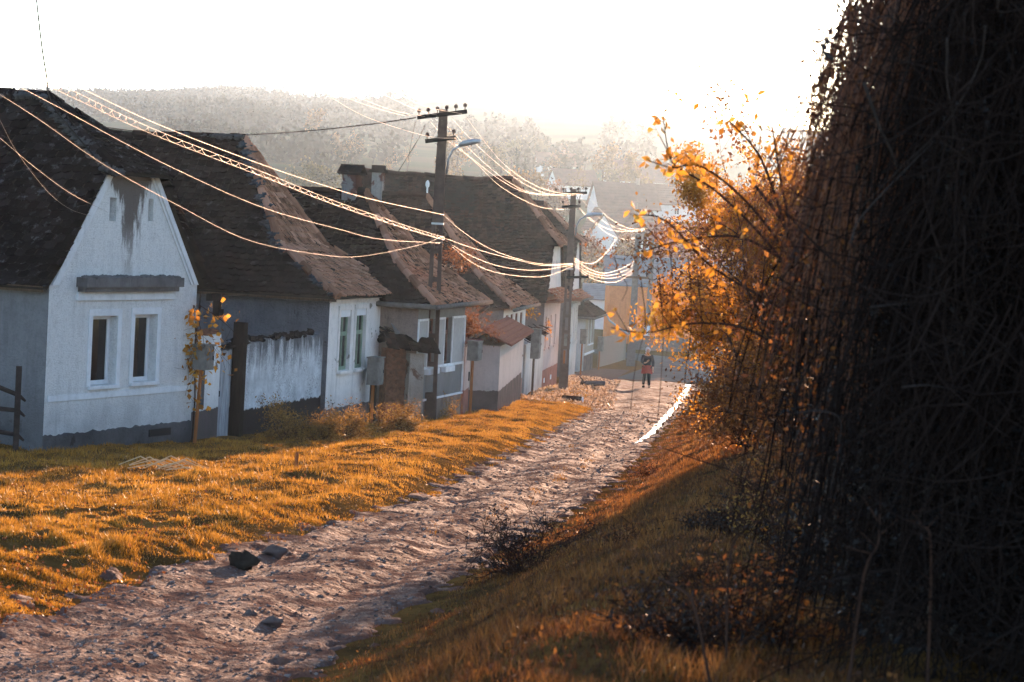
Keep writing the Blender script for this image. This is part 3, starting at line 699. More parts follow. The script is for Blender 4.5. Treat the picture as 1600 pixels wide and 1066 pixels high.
for u in (.0, .86, 1.73, 2.43, 3.215): m.box((u, -.032, 1.43), (u + .055, .002, 2.60))
m.box((W - .07, -.032, .62), (W, .002, 2.60)); m.box((0, -.04, .55), (W, .002, .60)); m.build("white_banding", M['white_paint'], h3)
make_roof(h3, W, 10, .3, .5, [(-.30, 3.05), (.4, 3.75), (2.25, 5.82)], [(-.52, 3.05), (.8, 4.0), (2.25, 5.82)], (M['roof_dark'], M['roof_hip'], M['roof_dark']), .08, 11, False, rough=1.5)
gutter(h3, [(-.36, 6, 3.02), (-.36, -.55, 3.0)]); gutter(h3, [(-.40, -.60, 3.0), (W + .4, -.60, 3.05)])
gutter(h3, [(W + .3, -.58, 2.95), (W + .34, -.3, 2.75)], .045, name="downpipe")
m = MB(); m.box((2.25 - .24, 2.46, 5.2), (2.25 + .24, 2.84, 6.24), .5); m.box((2.25 - .27, 2.43, 5.95), (2.25 + .27, 2.87, 6.02))
ch = m.build("chimney", M['chimney'], h3)
m = MB(); m.box((2.25 - .30, 2.38, 6.24), (2.25 + .30, 2.92, 6.30))
for sg in (-1, 1):
    for i in range(4):
        for j in range(2):
            Mx = Matrix.Translation((2.25 + sg * (.08 + .15 * j), 2.42 + .155 * i, 6.44 - .09 * j)) @ Matrix.Rotation(sg * .55, 4, 'Y')
            m.box((-.13, -.085, -.015), (.13, .085, .015), random.random(), M=Mx)
m.build("chimney_cap", M['roof_dark'], ch)

# --- fourth house
W = 5.3
h4 = house_root("white_street_house", "small white house with four narrow brown windows in a row and a rose plinth", 782, 631, 8, 0.05)
wins = [(.55, 1.20, 1.40, 2.86), (1.65, 2.30, 1.40, 2.86), (2.78, 3.43, 1.40, 2.86), (3.95, 4.60, 1.40, 2.86)]
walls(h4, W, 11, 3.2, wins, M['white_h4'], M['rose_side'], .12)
for i, (a, b, c, d) in enumerate(wins):
    window(h4, a, b, c, d, .03, M['brown_paint'], M['glass'], mull=1, trans=2.3, sill=.08, sillm=M['brown_paint'], curtain=i in (0, 2), fr=.08)
make_roof(h4, W, 11, .3, .32, [(-.32, 3.15), (.5, 3.9), (2.65, 6.72)], [(-.34, 3.15), (1.1, 4.2), (3.2, 6.72)], (M['roof_brown'], M['roof_hip'], M['roof_brown']), .10, 17, False, rough=1.3)
gutter(h4, [(-.36, -.40, 3.08), (W + .4, -.40, 3.12)])
m = MB(); m.box((2.65 - .22, 4.72, 6.1), (2.65 + .22, 5.08, 7.35)); ch = m.build("chimney", M['chimney'], h4)
m = MB(); m.box((2.65 - .30, 4.64, 7.35), (2.65 + .30, 5.16, 7.45)); m.box((2.65 - .24, 4.70, 7.45), (2.65 + .24, 5.10, 7.60)); m.build("chimney_cap", M['roof_dark'], ch)
m = MB(); m.tube([(2.65, 3.2, 6.75), (2.65, 3.2, 6.95)], .03); m.blob((2.65, 3.2, 7.05), (.07, .07, .13), 3, rough=.1); m.build("finial", M['white_paint'], h4)

# --- fifth house, tall roof with a clipped hip
W = 6.0
h5 = house_root("tall_roofed_house", "pale pink house with red plinth and tall broad brown roof behind second pole", 847, 612, 7, 0.08)
wins = [(.5, 1.15, 1.65, 2.9), (2.15, 2.85, 1.65, 2.9), (3.9, 4.6, 1.65, 2.9)]; slits = [(2.35, 2.6, 4.48, 5.06), (3.4, 3.65, 4.48, 5.06)]
walls(h5, W, 8.2, 3.65, wins, M['pink_h5'], M['brown_side'], .14)
f = MB(); panel(f, 3.65, 5.75, lambda z: 1.42 * (z - 3.65) / 2.1, lambda z: W - 1.42 * (z - 3.65) / 2.1, slits, .2, y=-.004); gw = f.build("gable_wall", M['white_gable'], h5)
for (a, b, c, d) in slits: s = MB(); s.box((a - .01, .15, c - .01), (b + .01, .19, d + .01)); s.build("attic_vent", M['dark'], h5)
for (a, b, c, d) in wins:
    s = MB(); s.box((a, .05, c), (b, .09, d)); s.box((a + .08, .03, c + .08), (b - .08, .05, c + .62)); s.box((a + .08, .03, c + .70), (b - .08, .05, d - .08)); s.build("shutter", M['pink_h5'], h5)
    s = MB(); s.box((a - .1, -.06, c - .09), (b + .1, .002, c - .004)); s.build("sill", M['pink_h5'], h5)
for u in (1.0, 3.4): s = MB(); s.box((u, -.02, .28), (u + .3, .002, .46)); s.build("cellar_vent", M['white_paint'], h5)
make_roof(h5, W, 8.2, .3, .1, [(-.3, 3.5), (.5, 4.35), (1.45, 5.8), (3.0, 8.3)], [(-.42, 5.70), (.2, 6.25), (1.85, 8.3)], (M['roof_brown'], M['roof_hip'], M['roof_brown']), .14, 23, False, rough=1.2)
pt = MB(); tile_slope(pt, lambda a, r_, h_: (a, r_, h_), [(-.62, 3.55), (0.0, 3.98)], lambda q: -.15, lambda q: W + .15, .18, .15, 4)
pt.box((-.15, -.58, 3.46), (W + .15, .0, 3.52)); pt.build("pent_roof", M['roof_hip'], h5)

# --- sixth house
W = 5.4
h6 = house_root("far_gabled_house", "tall narrow off-white gable house just behind the second pole", 887, 592, 6, 0.10)
wins = [(.8, 1.6, 1.7, 3.35), (2.6, 3.4, 1.7, 3.35), (4.1, 4.8, 1.7, 3.35)]
walls(h6, W, 9, 3.95, wins, M['white_h6'], M['brown_side'], .14)
f = MB(); panel(f, 3.95, 6.7, lambda z: 1.62 * (z - 3.95) / 2.75, lambda z: W - 1.62 * (z - 3.95) / 2.75, [], .2, y=-.004); f.build("gable_wall", M['white_gable'], h6)
for (a, b, c, d) in wins: window(h6, a, b, c, d, .05, M['pvc'], M['curtain'], mull=1, trans=2.8, sill=.1, sillm=M['white_h6'])
s = MB(); s.box((.5, -.14, 3.45), (5.0, .002, 3.6)); s.box((0, -.05, 1.5), (W, .002, 1.62)); s.build("cornice", M['white_h6'], h6)
make_roof(h6, W, 9, .3, .1, [(-.3, 3.85), (.4, 4.7), (1.65, 6.75), (2.7, 8.45)], [(-.42, 6.62), (.2, 7.0), (1.75, 8.45)], (M['roof_brown'], M['roof_hip'], M['roof_brown']), .06, 29, False)
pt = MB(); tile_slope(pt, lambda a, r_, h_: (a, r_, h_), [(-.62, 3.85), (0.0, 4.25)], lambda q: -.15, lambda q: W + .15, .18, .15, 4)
pt.box((-.15, -.58, 3.76), (W + .15, .0, 3.82)); pt.build("pent_roof", M['roof_hip'], h6); gutter(h6, [(-.2, -.68, 3.80), (W + .3, -.68, 3.84)])

# --- seventh house
W = 4.75
h7 = house_root("small_beige_house", "small low beige house last in the row, with a gutter elbow at its corner", 912, 583, 8, 0.05)
wins = [(1.7, 2.3, 1.5, 2.95), (3.0, 3.7, 1.5, 2.95)]
walls(h7, W, 9, 3.2, wins, M['beige_h7'], M['white_h6'], .14)
for (a, b, c, d) in wins: window(h7, a, b, c, d, .05, M['pvc'], M['glass'], mull=1, sill=.1, sillm=M['white_paint'])
s = MB(); s.box((0, -.06, .95), (W, .002, 1.05)); s.build("white_banding", M['white_paint'], h7)
make_roof(h7, W, 9, .4, .5, [(-.4, 3.1), (.3, 3.6), (2.375, 5.15)], [(-.5, 3.1), (.4, 3.7), (2.0, 5.15)], (M['roof_brown'], M['roof_brown'], M['roof_brown']), .06, 31, False)
gutter(h7, [(-.46, 5, 3.02), (-.46, -.55, 3.0), (W + .4, -.60, 3.05)])
gutter(h7, [(W + .45, -.62, 3.05), (W + .5, -.75, 2.75), (W + .9, -1.5, 2.2), (W + 1.0, -1.9, 1.95)], .055, 'zinc', "downpipe")

# ------------------------------------------------------------------ yard walls, gates and boxes between the houses
def wpt(root, u, v, z=0):
    return np.array(root.matrix_basis @ Vector((u, v, z)))
def frame_between(A, B): 
    d = B - A; return math.atan2(d[1], d[0]), float(np.hypot(d[0], d[1]))
for o in (h1, h2, h3, h4, h5, h6, h7): o.matrix_basis  # empties have no parents: basis = world
A = wpt(h1, 5.25, .1); B = wpt(h2, 0, .12)
rz, gl = frame_between(A, B)
gz = tz((A[0] + B[0]) / 2, (A[1] + B[1]) / 2) - .05
# gate pier (white) with a niche, then plank gate, black post, stained wall
t = thing("gate_pier", "white gate pier with a grey niche and dark foot, left of the plank gate", "wall", (A[0], A[1], gz), rz)
m = MB(); m.box((.45, .0, -.4), (1.75, .35, 2.30)); m.box((.05, .06, -.4), (.45, .35, 1.85)); m.build("pier", M['pier_white'], t)
m = MB(); rs = random.Random(2)
for i in range(26): m.blob((.5 + rs.random() * 1.2, .17 + rs.uniform(-.15, .15), 2.31 + rs.uniform(0, .06)), (.12, .1, .05), i, rough=.5, nu=7, nv=5)
m.build("crumbled_top", M['brick_ruin'], t)
m = MB(); m.box((.55, -.012, .85), (.85, .004, 1.75)); m.build("niche", M['plinth_grey'], t)
t = thing("plank_gate", "narrow gate of peeling bluish white planks beside the black post", "gate", (A[0] + math.cos(rz) * 1.78, A[1] + math.sin(rz) * 1.78, gz), rz)
m = MB()
for i in range(6): m.box((.02 + i * .155, .10, -.05), (.155 + i * .155, .13, 1.92 + .02 * (i % 2)))
m.build("gate_leaf", M['plank_white'], t)
m = MB(); m.box((-.02, .04, -.3), (.03, .10, 2.0)); m.build("gate_frame", M['black_metal'], t)
m = MB(); m.box((-.03, .0, 1.0), (.05, .04, 1.12)); m.build("latch", M['black_metal'], t)
m = MB(); m.box((.0, .02, 1.98), (.98, .2, 2.05)); m.build("gate_header", M['dark_wood'], t)
t = tag(MB(), None) if False else None
m = MB(); m.box((-.12, -.12, -.4), (.12, .12, 2.52)); o = m.build("gate_post", M['dark_wood']); o.location = (A[0] + math.cos(rz) * 2.92, A[1] + math.sin(rz) * 2.92, gz); o.rotation_euler = (0, .01, rz)
tag(o, "thick black wooden post between the plank gate and the stained wall", "post")
t = thing("garden_wall", "white garden wall with black rain stains, its dark foot behind the golden shrubs", "wall", (A[0] + math.cos(rz) * 3.05, A[1] + math.sin(rz) * 3.05, gz), rz)
m = MB(); wl = gl - 3.05; n = 30
tp = [(wl * i / n, 2.08 + .05 * math.sin(i * .9) + rs.uniform(-.02, .02)) for i in range(n + 1)]
for (a, za), (b, zb) in zip(tp[:-1], tp[1:]):
    m.poly([(a, 0, -.5), (b, 0, -.5), (b, 0, zb), (a, 0, za)]); m.poly([(a, 0, za), (b, 0, zb), (b, .35, zb), (a, .35, za)]); m.poly([(b, .35, -.5), (a, .35, -.5), (a, .35, za), (b, .35, zb)])
m.build("wall_face", M['stain_wall'], t)
m = MB()
for i in range(60): m.blob((rs.random() * wl, .17 + rs.uniform(-.16, .14), 2.09 + rs.uniform(-.02, .05)), (.14, .09, .05), i, rough=.6, nu=7, nv=5)
m.build("mossy_top", M['dark_wood'], t)

def meter_box(name, label, p, rz, w=.42, hgt=.55, zc=1.55, post='rust_wood', lean=.0, pm=True, second=None):
    t = thing(name, label, "meter box", p, rz, "electric meter boxes on posts along the house fronts")
    m = MB(); m.box((-w/2, -.14, zc - hgt/2), (w/2, .14, zc + hgt/2)); m.box((-w/2 - .025, -.17, zc + hgt/2), (w/2 + .025, .16, zc + hgt/2 + .03)); m.build("box", M['box_metal'], t)
    m = MB(); m.box((-w/2 + .03, -.155, zc - hgt/2 + .03), (w/2 - .03, -.141, zc + hgt/2 - .03)); d = m.build("box_door", M['box_metal'], t)
    m = MB(); m.box((w/2 - .08, -.17, zc - .04), (w/2 - .055, -.156, zc + .04)); m.build("catch", M['black_metal'], d)
    m = MB(); m.tube([(lean, .04, -.4), (0, .04, zc - hgt/2)], .04, 6); m.build("post", M[post], t)
    if second: m = MB(); m.box((w/2 - .02, .05, -.4), (w/2 + .12, .19, zc + second)); m.build("backing_post", M['dark_wood'], t)
    return t
def road_side(root, u, v): 
    p = wpt(root, u, v); return (p[0], p[1], tz(p[0], p[1]))
p = road_side(h1, 5.15, -.25); meter_box("meter_box", "grey meter box on a thin orange stake under the creeper at the white gable", p, h1.rotation_euler[2], .36, .48, 1.72, lean=-.15)
p = road_side(h2, 2.75, -.35); meter_box("meter_box", "meter box on an orange and a black post before the green windows", p, h2.rotation_euler[2], .5, .66, 1.30, second=.15)
p = road_side(h3, 4.55, -.3); meter_box("meter_box", "beige meter box at the corner of the grey panelled house", p, h3.rotation_euler[2], .5, .5, 1.75)
p = road_side(h4, 5.0, -.45); meter_box("meter_box", "white faced meter box on a dark post at the end of the four windows", p, h4.rotation_euler[2], .55, 1.0, 1.85, post='old_wood')
p = road_side(h5, 5.6, -.35); meter_box("meter_box", "pinkish meter box beside the second pole on the pink house", p, h5.rotation_euler[2], .5, .6, 1.75)
p = road_side(h6, 5.2, -.35); meter_box("meter_box", "beige meter box on the off-white gable house", p, h6.rotation_euler[2], .6, .7, 1.95)
p = road_side(h7, 4.7, -.4); meter_box("meter_box", "last meter box at the corner post of the beige house, by the fence", p, h7.rotation_euler[2], .55, .8, 1.5)

# ruined pier between second and third house
A2 = wpt(h2, 4.8, .05); B2 = wpt(h3, 0.05, -.02); rz2, g2 = frame_between(A2, B2); gz2 = tz(*((A2 + B2) / 2)[:2]) - .05
A2 = np.array([-3.02, 60.6, 0]); rz2 = .42; g2 = .84; gz2 = tz(-2.6, 60.8) - .05
t = thing("ruined_pier", "crumbling brick and whitewashed gate pier with a slumped tile coping", "wall", (A2[0], A2[1], gz2), rz2)
m = MB(); m.box((-.1, .0, -.4), (g2 * .5, .45, 1.95), taper=.96)
for i in range(50): m.blob((-.05 + rs.random() * g2 * .5, -.0 + rs.uniform(-.02, .03), rs.random() * 2.0), (.1, .05, .06), i, rough=.5, nu=7, nv=5)
m.build("brick_core", M['brick_ruin'], t)
m = MB(); m.box((g2 * .5, -.25, -.4), (g2 * 1.0, .4, 1.85), taper=.92); m.build("whitewashed_pillar", M['old_lime'], t)
m = MB()
for sg in (-1, 1):
    for row in range(3):
        for i in range(9):
            Mx = Matrix.Translation((-.16 + i * .155 + rs.uniform(-.02, .02), .08 + sg * (.12 + .15 * row), 2.28 - .11 * row - .12 * (i / 8) + rs.uniform(-.015, .015))) @ Matrix.Rotation(rs.uniform(-.12, .12), 4, 'Z') @ Matrix.Rotation(sg * -.55 + rs.uniform(-.12, .12), 4, 'X') @ Matrix.Rotation(.1 + rs.uniform(-.08, .08), 4, 'Y')
            m.box((-.08, -.13, -.013), (.08, .13, .013), rs.random(), M=Mx)
m.build("tile_coping", M['roof_dark'], t)
m = MB()
for i in range(30):
    Mx = Matrix.Translation((-.1 + rs.random() * .5, .55 + rs.uniform(-.3, .6), 2.25 + rs.uniform(0, .25))) @ Matrix.Rotation(rs.uniform(-.5, .5), 4, 'Z') @ Matrix.Rotation(rs.uniform(.1, .5), 4, 'X')
    m.box((-.1, -.15, -.012), (.1, .15, .012), rs.random(), M=Mx)
m.build("shed_tiles", M['roof_black'], t)
o = MB(); 
for i in range(8): o.box((-.28, -.36 + i * .09, -.006 - .05 * ((i - 4) / 4) ** 2), (.28, -.27 + i * .09, .006 - .05 * ((i - 4) / 4) ** 2))
o = o.build("metal_sheet", M['zinc']); p = A2 + np.array([math.cos(rz2), math.sin(rz2), 0]) * .35; o.location = (p[0] - .12, p[1] + .3, gz2 + 2.47); o.rotation_euler = (.75, .15, rz2 + .3)
tag(o, "bent grey zinc sheet leaning on the slumped tiles", "metal sheet")
o = MB(); o.tube([(0, 0, 0), (.0, 0, .10), (.06, 0, .20), (.20, 0, .24), (.30, 0, .25)], .075, 8); o.tube([(.33, 0, .1), (.33, 0, .45)], .06, 8); o = o.build("stove_pipe", M['zinc'], None, True)
o.location = (p[0] - .3, p[1] + .55, gz2 + 2.75); o.rotation_euler = (0, 0, rz2); tag(o, "bent zinc stove pipe sticking out above the ruined pier", "pipe")

# gate block between third and fourth house
A3 = wpt(h3, 4.55, .0); B3 = wpt(h4, 0, .05); rz3, g3 = frame_between(A3, B3)
def along3(f): p = A3 + (B3 - A3) * f; return (p[0], p[1], tz(p[0], p[1]) - .1)
t = thing("pink_gate", "narrow pink door with a small tile coping beside the beige meter box", "gate", along3(.06), rz3)
m = MB(); m.box((.1, .02, -.4), (1.6, .10, 2.0)); m.build("gate_leaf", M['pink_h5'], t)
m = MB(); m.box((.0, -.3, 2.08), (1.8, .4, 2.16)); m.build("coping", M['stucco_red'], t); m = MB(); m.box((1.2, -.02, 1.0), (1.28, .018, 1.25)); m.build("handle", M['black_metal'], t)
t = thing("gate_block", "cream gate block with red-brown tile coping and dark foot", "wall", along3(.24), rz3)
m = MB(); m.box((0, -.75, -.4), (g3 * .74, .3, 2.0)); m.build("block", M['gate_h4'], t)
m = MB(); wl = g3 * .74
for sg in (-1, 1):
    q = [(-.25, -.225, 2.42), (wl + .1, -.225, 2.42), (wl + .1, -.225 + sg * .85, 2.02), (-.25, -.225 + sg * .85, 2.02)]
    m.prism(q if sg < 0 else q[::-1], (0, 0, .06))
    for i in range(5): f = (i + .5) / 5; m.box((-.26, -.225 + sg * .85 * f - .02, 2.47 - .40 * f), (wl + .11, -.225 + sg * .85 * f + .02, 2.495 - .40 * f))
m.build("coping", M['stucco_red'], t)

# leaning wall with tile coping between fourth and fifth house
A4 = wpt(h4, 5.35, .05); B4 = wpt(h5, 0, .05); rz4, g4 = frame_between(A4, B4)
t = thing("yard_wall", "leaning white yard wall with a dark tile coping, just before the pink house", "wall", (A4[0], A4[1], tz(A4[0], A4[1]) - .2), rz4)
m = MB(); m.box((.2, -.1, -.4), (g4 - .05, .3, 2.0)); m.build("wall_face", M['white_h6'], t)
m = MB()
for i in range(60):
    Mx = Matrix.Translation((.2 + rs.random() * (g4 - .1), .05 + rs.uniform(-.3, .3), 2.12 + rs.uniform(-.05, .22))) @ Matrix.Rotation(rs.uniform(-.3, .3), 4, 'Z') @ Matrix.Rotation(rs.uniform(.2, .6), 4, 'X')
    m.box((-.1, -.2, -.014), (.1, .2, .014), rs.random(), M=Mx)
m.build("tile_coping", M['roof_brown'], t)

# board fence beyond the last house
f0 = np.array([5.15, 143.0]); f1 = np.array([7.6, 163.0]); fr_, fl = frame_between(np.append(f0, 0), np.append(f1, 0))
t = thing("board_fence", "grey upright board fence closing the yard after the last house", "fence", (f0[0], f0[1], tz(*f0)), fr_)
dzf = (tz(*f1) - tz(*f0)) / fl
m = MB()
for i in range(int(fl / .2)):
    x = i * .2; m.box((x, 0, dzf * x - .2), (x + .18, .03, dzf * x + 1.75 + .04 * math.sin(i * 2.1)))
m.build("boards", M['fence_wood'], t)
m = MB(); m.box((fl - .02, -.1, dzf * fl - .3), (fl + .16, .1, dzf * fl + 2.0)); m.build("post", M['fence_wood'], t)

# rough rail rack at the left edge
p = at(27, 640, 42.5); gzz = tz(p[0], p[1])
t = thing("rail_rack", "dark upright stake with bent branch rails before the grey side wall at left edge", "fence", (p[0], p[1], gzz), .25)
m = MB(); m.box((-.05, -.05, -.3), (.05, .05, 1.55)); m.build("post", M['rail_wood'], t)
for z, b in ((1.05, .18), (.78, -.02), (.35, .03)):
    m = MB(); m.tube([(-2.4, .05, z - .1), (-1.2, .06, z + b), (-.5, .06, z + b * .8 + .03), (.02, .06, z - .02), (.14, .05, z - .12)], [.05, .05, .045, .04, .02], 7); m.build("rail", M['rail_wood'], t, True)

# ------------------------------------------------------------------ poles
def power_pole(name, label, p, H, rz, w0, w1, solid_from, arms, lamp, mat_, arm_len=1.3, base=0.75, tilt=.17, rung=6):
    t = thing(name, label, "utility pole", p, rz, "concrete power poles along the street")
    wz = lambda z: w0 + (w1 - w0) * z / H
    for sg in (-1, 1):
        m = MB(); k_ = 5
        for i in range(k_):
            za, zb = solid_from * i / k_ - (.5 if i == 0 else 0), solid_from * (i + 1) / k_
            a, b = wz(za) / 2, wz(zb) / 2; th = .095
            xs = sorted((sg * a, sg * (a - th))); xt = sorted((sg * b, sg * (b - th)))
            m.add([(xs[0], -.12, za), (xs[1], -.12, za), (xs[1], .12, za), (xs[0], .12, za), (xt[0], -.115, zb), (xt[1], -.115, zb), (xt[1], .115, zb), (xt[0], .115, zb)], [(0,1,5,4),(1,2,6,5),(2,3,7,6),(3,0,4,7)] + ([(4,5,6,7)] if i == k_ - 1 else []))
        m.build("leg", mat_, t)
    m = MB(); a, b = wz(solid_from) / 2, w1 / 2
    m.add([(-a, -.125, solid_from), (a, -.125, solid_from), (a, .125, solid_from), (-a, .125, solid_from), (-b, -.1, H), (b, -.1, H), (b, .1, H), (-b, .1, H)], [(0,3,2,1),(4,5,6,7),(0,1,5,4),(1,2,6,5),(2,3,7,6),(3,0,4,7)])
    m.build("shaft", mat_, t)
    m = MB(); bb = wz(base) / 2 - .08; m.box((-bb, -.10, -.5), (bb, .10, base)); m.build("foot_block", mat_, t)
    for i in range(1, rung):
        z = base + (solid_from - base) * i / rung; q = wz(z) / 2 - .08; m = MB(); m.box((-q, -.09, z - .06), (q, .09, z + .06)); m.build("rung", mat_, t)
    for (z, l0, l1, n) in arms:
        m = MB(); Mx = Matrix.Translation((0, -.15, z)) @ Matrix.Rotation(-tilt, 4, 'Y'); m.box((-l0, -.045, -.05), (l1, .045, .05), M=Mx); a = m.build("crossarm", M['black_metal'], t)
        for i in range(n):
            x = -l0 + .05 + (l0 + l1 - .1) * i / max(1, n - 1); c = Mx @ Vector((x, 0, .05)); m = MB()
            m.tube([c, c + Vector((0, 0, .07)), c + Vector((0, 0, .075)), c + Vector((0, 0, .13)), c + Vector((0, 0, .17))], [.012, .012, .045, .05, .02], 8); m.build("insulator", M['porcelain'], a, True)
    if lamp:
        z, dx = lamp; m = MB(); m.tube([(.16, -.05, z - .65), (.20, -.06, z - .25), (.30, -.1, z - .03), (.52, -.2, z + .10)], .03, 8); a = m.build("lamp_arm", M['alu'], t, True)
        m = MB(); m.tube([(.48, -.18, z + .10), (.58, -.25, z + .14), (.80, -.36, z + .19), (dx, -.48, z + .21)], [.05, .075, .075, .045], 10); m.build("lamp_head", M['alu'], a, True)
    m = MB(); m.box((-wz(5) / 2 - .012, -.14, solid_from - .05), (wz(5) / 2 + .012, .14, solid_from)); m.build("steel_band", M['zinc'], t)
    return t
PP1 = np.array([-2.05, 61.8]); PZ1 = tz(*PP1) - .02
power_pole("power_pole", "tall dark concrete pole with two crossarms and a lamp before the grey house", (PP1[0], PP1[1], PZ1), 7.98, -.03, .40, .21, 5.1, [(7.85, .66, .62, 6), (7.22, .42, .36, 2)], (7.0, 1.0), M['concrete'])
PP2 = np.array([2.04, 92.1]); PZ2 = tz(*PP2) - .02
power_pole("power_pole", "second brownish concrete pole with a lamp, in front of the pink house", (PP2[0], PP2[1], PZ2), 7.72, -.03, .36, .20, 4.7, [(7.55, .72, .52, 5), (7.05, .42, .30, 2), (4.35, .1, .75, 1)], (6.6, 1.15), M['concrete_tan'], base=1.05, tilt=.08)
p = at(985, 574, 150); zz = tz(p[0], p[1])
t = thing("power_pole", "pale grey pole with a low crossarm past the fence, left of the rounder pole", "utility pole", (p[0], p[1], zz), 0, "concrete power poles along the street")
m = MB(); m.box((-.28, -.2, -.5), (.28, .2, 8.2), taper=.5); m.build("shaft", M['concrete_light'], t); m = MB(); m.box((-.8, -.3, 5.45), (.8, -.18, 5.6)); m.build("crossarm", M['old_wood'], t)
p = at(1009, 541, 196); zz = tz(p[0], p[1])
t = thing("power_pole", "slim round pole with a white painted foot, behind the walking person", "utility pole", (p[0], p[1], zz), 0, "concrete power poles along the street")
m = MB(); m.tube([(0, 0, -.5), (.15, 0, 8.7)], [.24, .16], 10); m.build("shaft", M['concrete_light'], t); m = MB(); m.tube([(0, 0, 0), (.02, 0, 1.7)], [.262, .245], 10); m.build("painted_foot", M['white_paint'], t)
m = MB(); m.box((-1.2, -.3, 8.2), (1.0, -.18, 8.32)); m.build("crossarm", M['old_wood'], t)
m = MB(); m.tube([(0.2 + .5 * math.cos(a), -.3, 5.9 + .5 * math.sin(a)) for a in np.linspace(0, 6.2, 16)], .05, 5); m.build("cable_coil", M['cable_dark'], t)

# ------------------------------------------------------------------ wires
def spline(P, n=14):
    P = [np.array(p, float) for p in P]; P = [2 * P[0] - P[1]] + P + [2 * P[-1] - P[-2]]; o = []
    for i in range(1, len(P) - 2):
        for t in np.linspace(0, 1, n, endpoint=False):
            a, b, c, d = P[i-1], P[i], P[i+1], P[i+2]
            o.append(.5 * (2*b + (c-a)*t + (2*a-5*b+4*c-d)*t*t + (3*b-a-3*c+d)*t**3))
    o.append(P[-2]); return o
def wire(label, pts, Y0, Y1, r=.012, m='wire', name="overhead_wire", cat="wire", loops=0, group=None):
    xs = np.array([p[0] for p in pts], float); L = np.concatenate([[0], np.cumsum(np.hypot(np.diff(xs), np.diff([p[1] for p in pts])))]); L /= L[-1]
    P = [at(p[0], p[1], 1 / ((1 - f) / Y0 + f / Y1)) for p, f in zip(pts, L)]
    r = r * .20; S = spline(P); mb = MB(); mb.tube(S, r, 5)
    if loops:
        S2 = spline(P, loops); q = []
        for i, s_ in enumerate(S2): ph_ = i * 1.25 + 1.3 * math.sin(i * .37); q.append(s_ + np.array([.02 * math.cos(ph_), 0, -.035 + .033 * math.sin(ph_)]))
        mb.tube(q, .0026, 4); mb.tube([s_ + np.array([0, 0, -.068]) for s_ in S], r * .9, 5)
    o = mb.build(name, M[m], None, True); return tag(o, label, cat, group)
TW = .0125
wire("bright thick cable from the tall pole, uppermost of those crossing the roofs", [(-50, 57), (0, 81), (124, 137), (248, 195), (400, 254), (497, 287), (582, 312), (694, 336)], 21, 61.5, .017)
wire("looped lashed cable pair crossing above the white gable, just under the thick bright cable", [(-50, 62), (0, 86), (124, 147), (248, 205), (413, 270), (525, 315), (638, 354), (694, 371)], 21, 61.5, .011, loops=46)
wire("slack wire crossing the gable's clipped hip, next under the lashed pair", [(-50, 92), (0, 120), (86, 165), (263, 259), (412, 325), (525, 357), (595, 374), (688, 380)], 24, 61.5, .013)
wire("lowest sagging wire across the white gable, dipping over the lit hip", [(-50, 118), (0, 148), (64, 189), (165, 259), (278, 321), (384, 374), (480, 395), (560, 401), (655, 383), (690, 370)], 26, 61.5, .012)
wire("short wire dropping steeply from the left edge to the white gable", [(-30, 130), (0, 188), (28, 240), (75, 300), (110, 327), (143, 338)], 32, 44.5, .011)
wire("short wire from the left edge ending at the gable's left attic slit", [(-30, 193), (0, 216), (56, 263), (113, 304), (169, 332)], 32, 44.8, .010)
wire("thin twisted cable rising from the front roof's ridge to the top edge", [(54, -30), (57, 0), (65, 70), (72, 115), (80, 160), (110, 200), (146, 243)], 42, 44.5, .075, 'cable_dark')
wire("dark cable running level behind the big dark roof to the tall pole's top arm", [(110, 185), (140, 195), (220, 206), (300, 211), (400, 210), (500, 203), (580, 194), (650, 184)], 64, 61.6, .075, 'cable_dark')
top = [("bare line from the tall pole's lower arm up to the top left", [(300, -60), (375, 42), (420, 85), (472, 120), (525, 157), (575, 184), (644, 207), (681, 215), (712, 216)]),
       ("bare line from the tall pole's top arm up left, lowest on that arm", [(330, -50), (420, 70), (487, 122), (550, 156), (619, 178), (652, 182)]),
       ("bare line from the tall pole's top arm up left, second from its left end", [(350, -50), (440, 75), (503, 123), (556, 151), (619, 174), (664, 182)]),
       ("bare line from the middle of the tall pole's top arm to the top edge", [(400, -40), (480, 60), (550, 120), (600, 148), (650, 171), (683, 180)]),
       ("bare line from the right end of the tall pole's top arm to the top edge", [(420, -40), (500, 60), (572, 120), (619, 145), (666, 167), (722, 178)])]
for lb, pts in top: wire(lb, pts, 40, 61.6, .022, group="bare lines from the tall pole to the upper left")
mid = [("bare line from the right end of the top arm down to the second pole", [(726, 180), (760, 225), (790, 259), (830, 287), (870, 301), (915, 304)]),
       ("bare line between the two poles, second from the outer end", [(705, 184), (740, 222), (780, 258), (820, 288), (860, 304), (903, 305)]),
       ("bare line between the two poles, third from the outer end", [(690, 188), (720, 220), (765, 262), (800, 288), (835, 302), (893, 304)]),
       ("bare line between the two poles, lowest on the top arms", [(672, 190), (700, 220), (740, 250), (780, 280), (815, 299), (850, 305), (880, 304)]),
       ("bare line from the tall pole's lower arm to the second pole's lower arm", [(708, 222), (745, 256), (780, 290), (820, 314), (850, 325), (893, 328)])]
for lb, pts in mid: wire(lb, pts, 61.6, 92, .022, group="bare lines between the tall pole and the second pole")
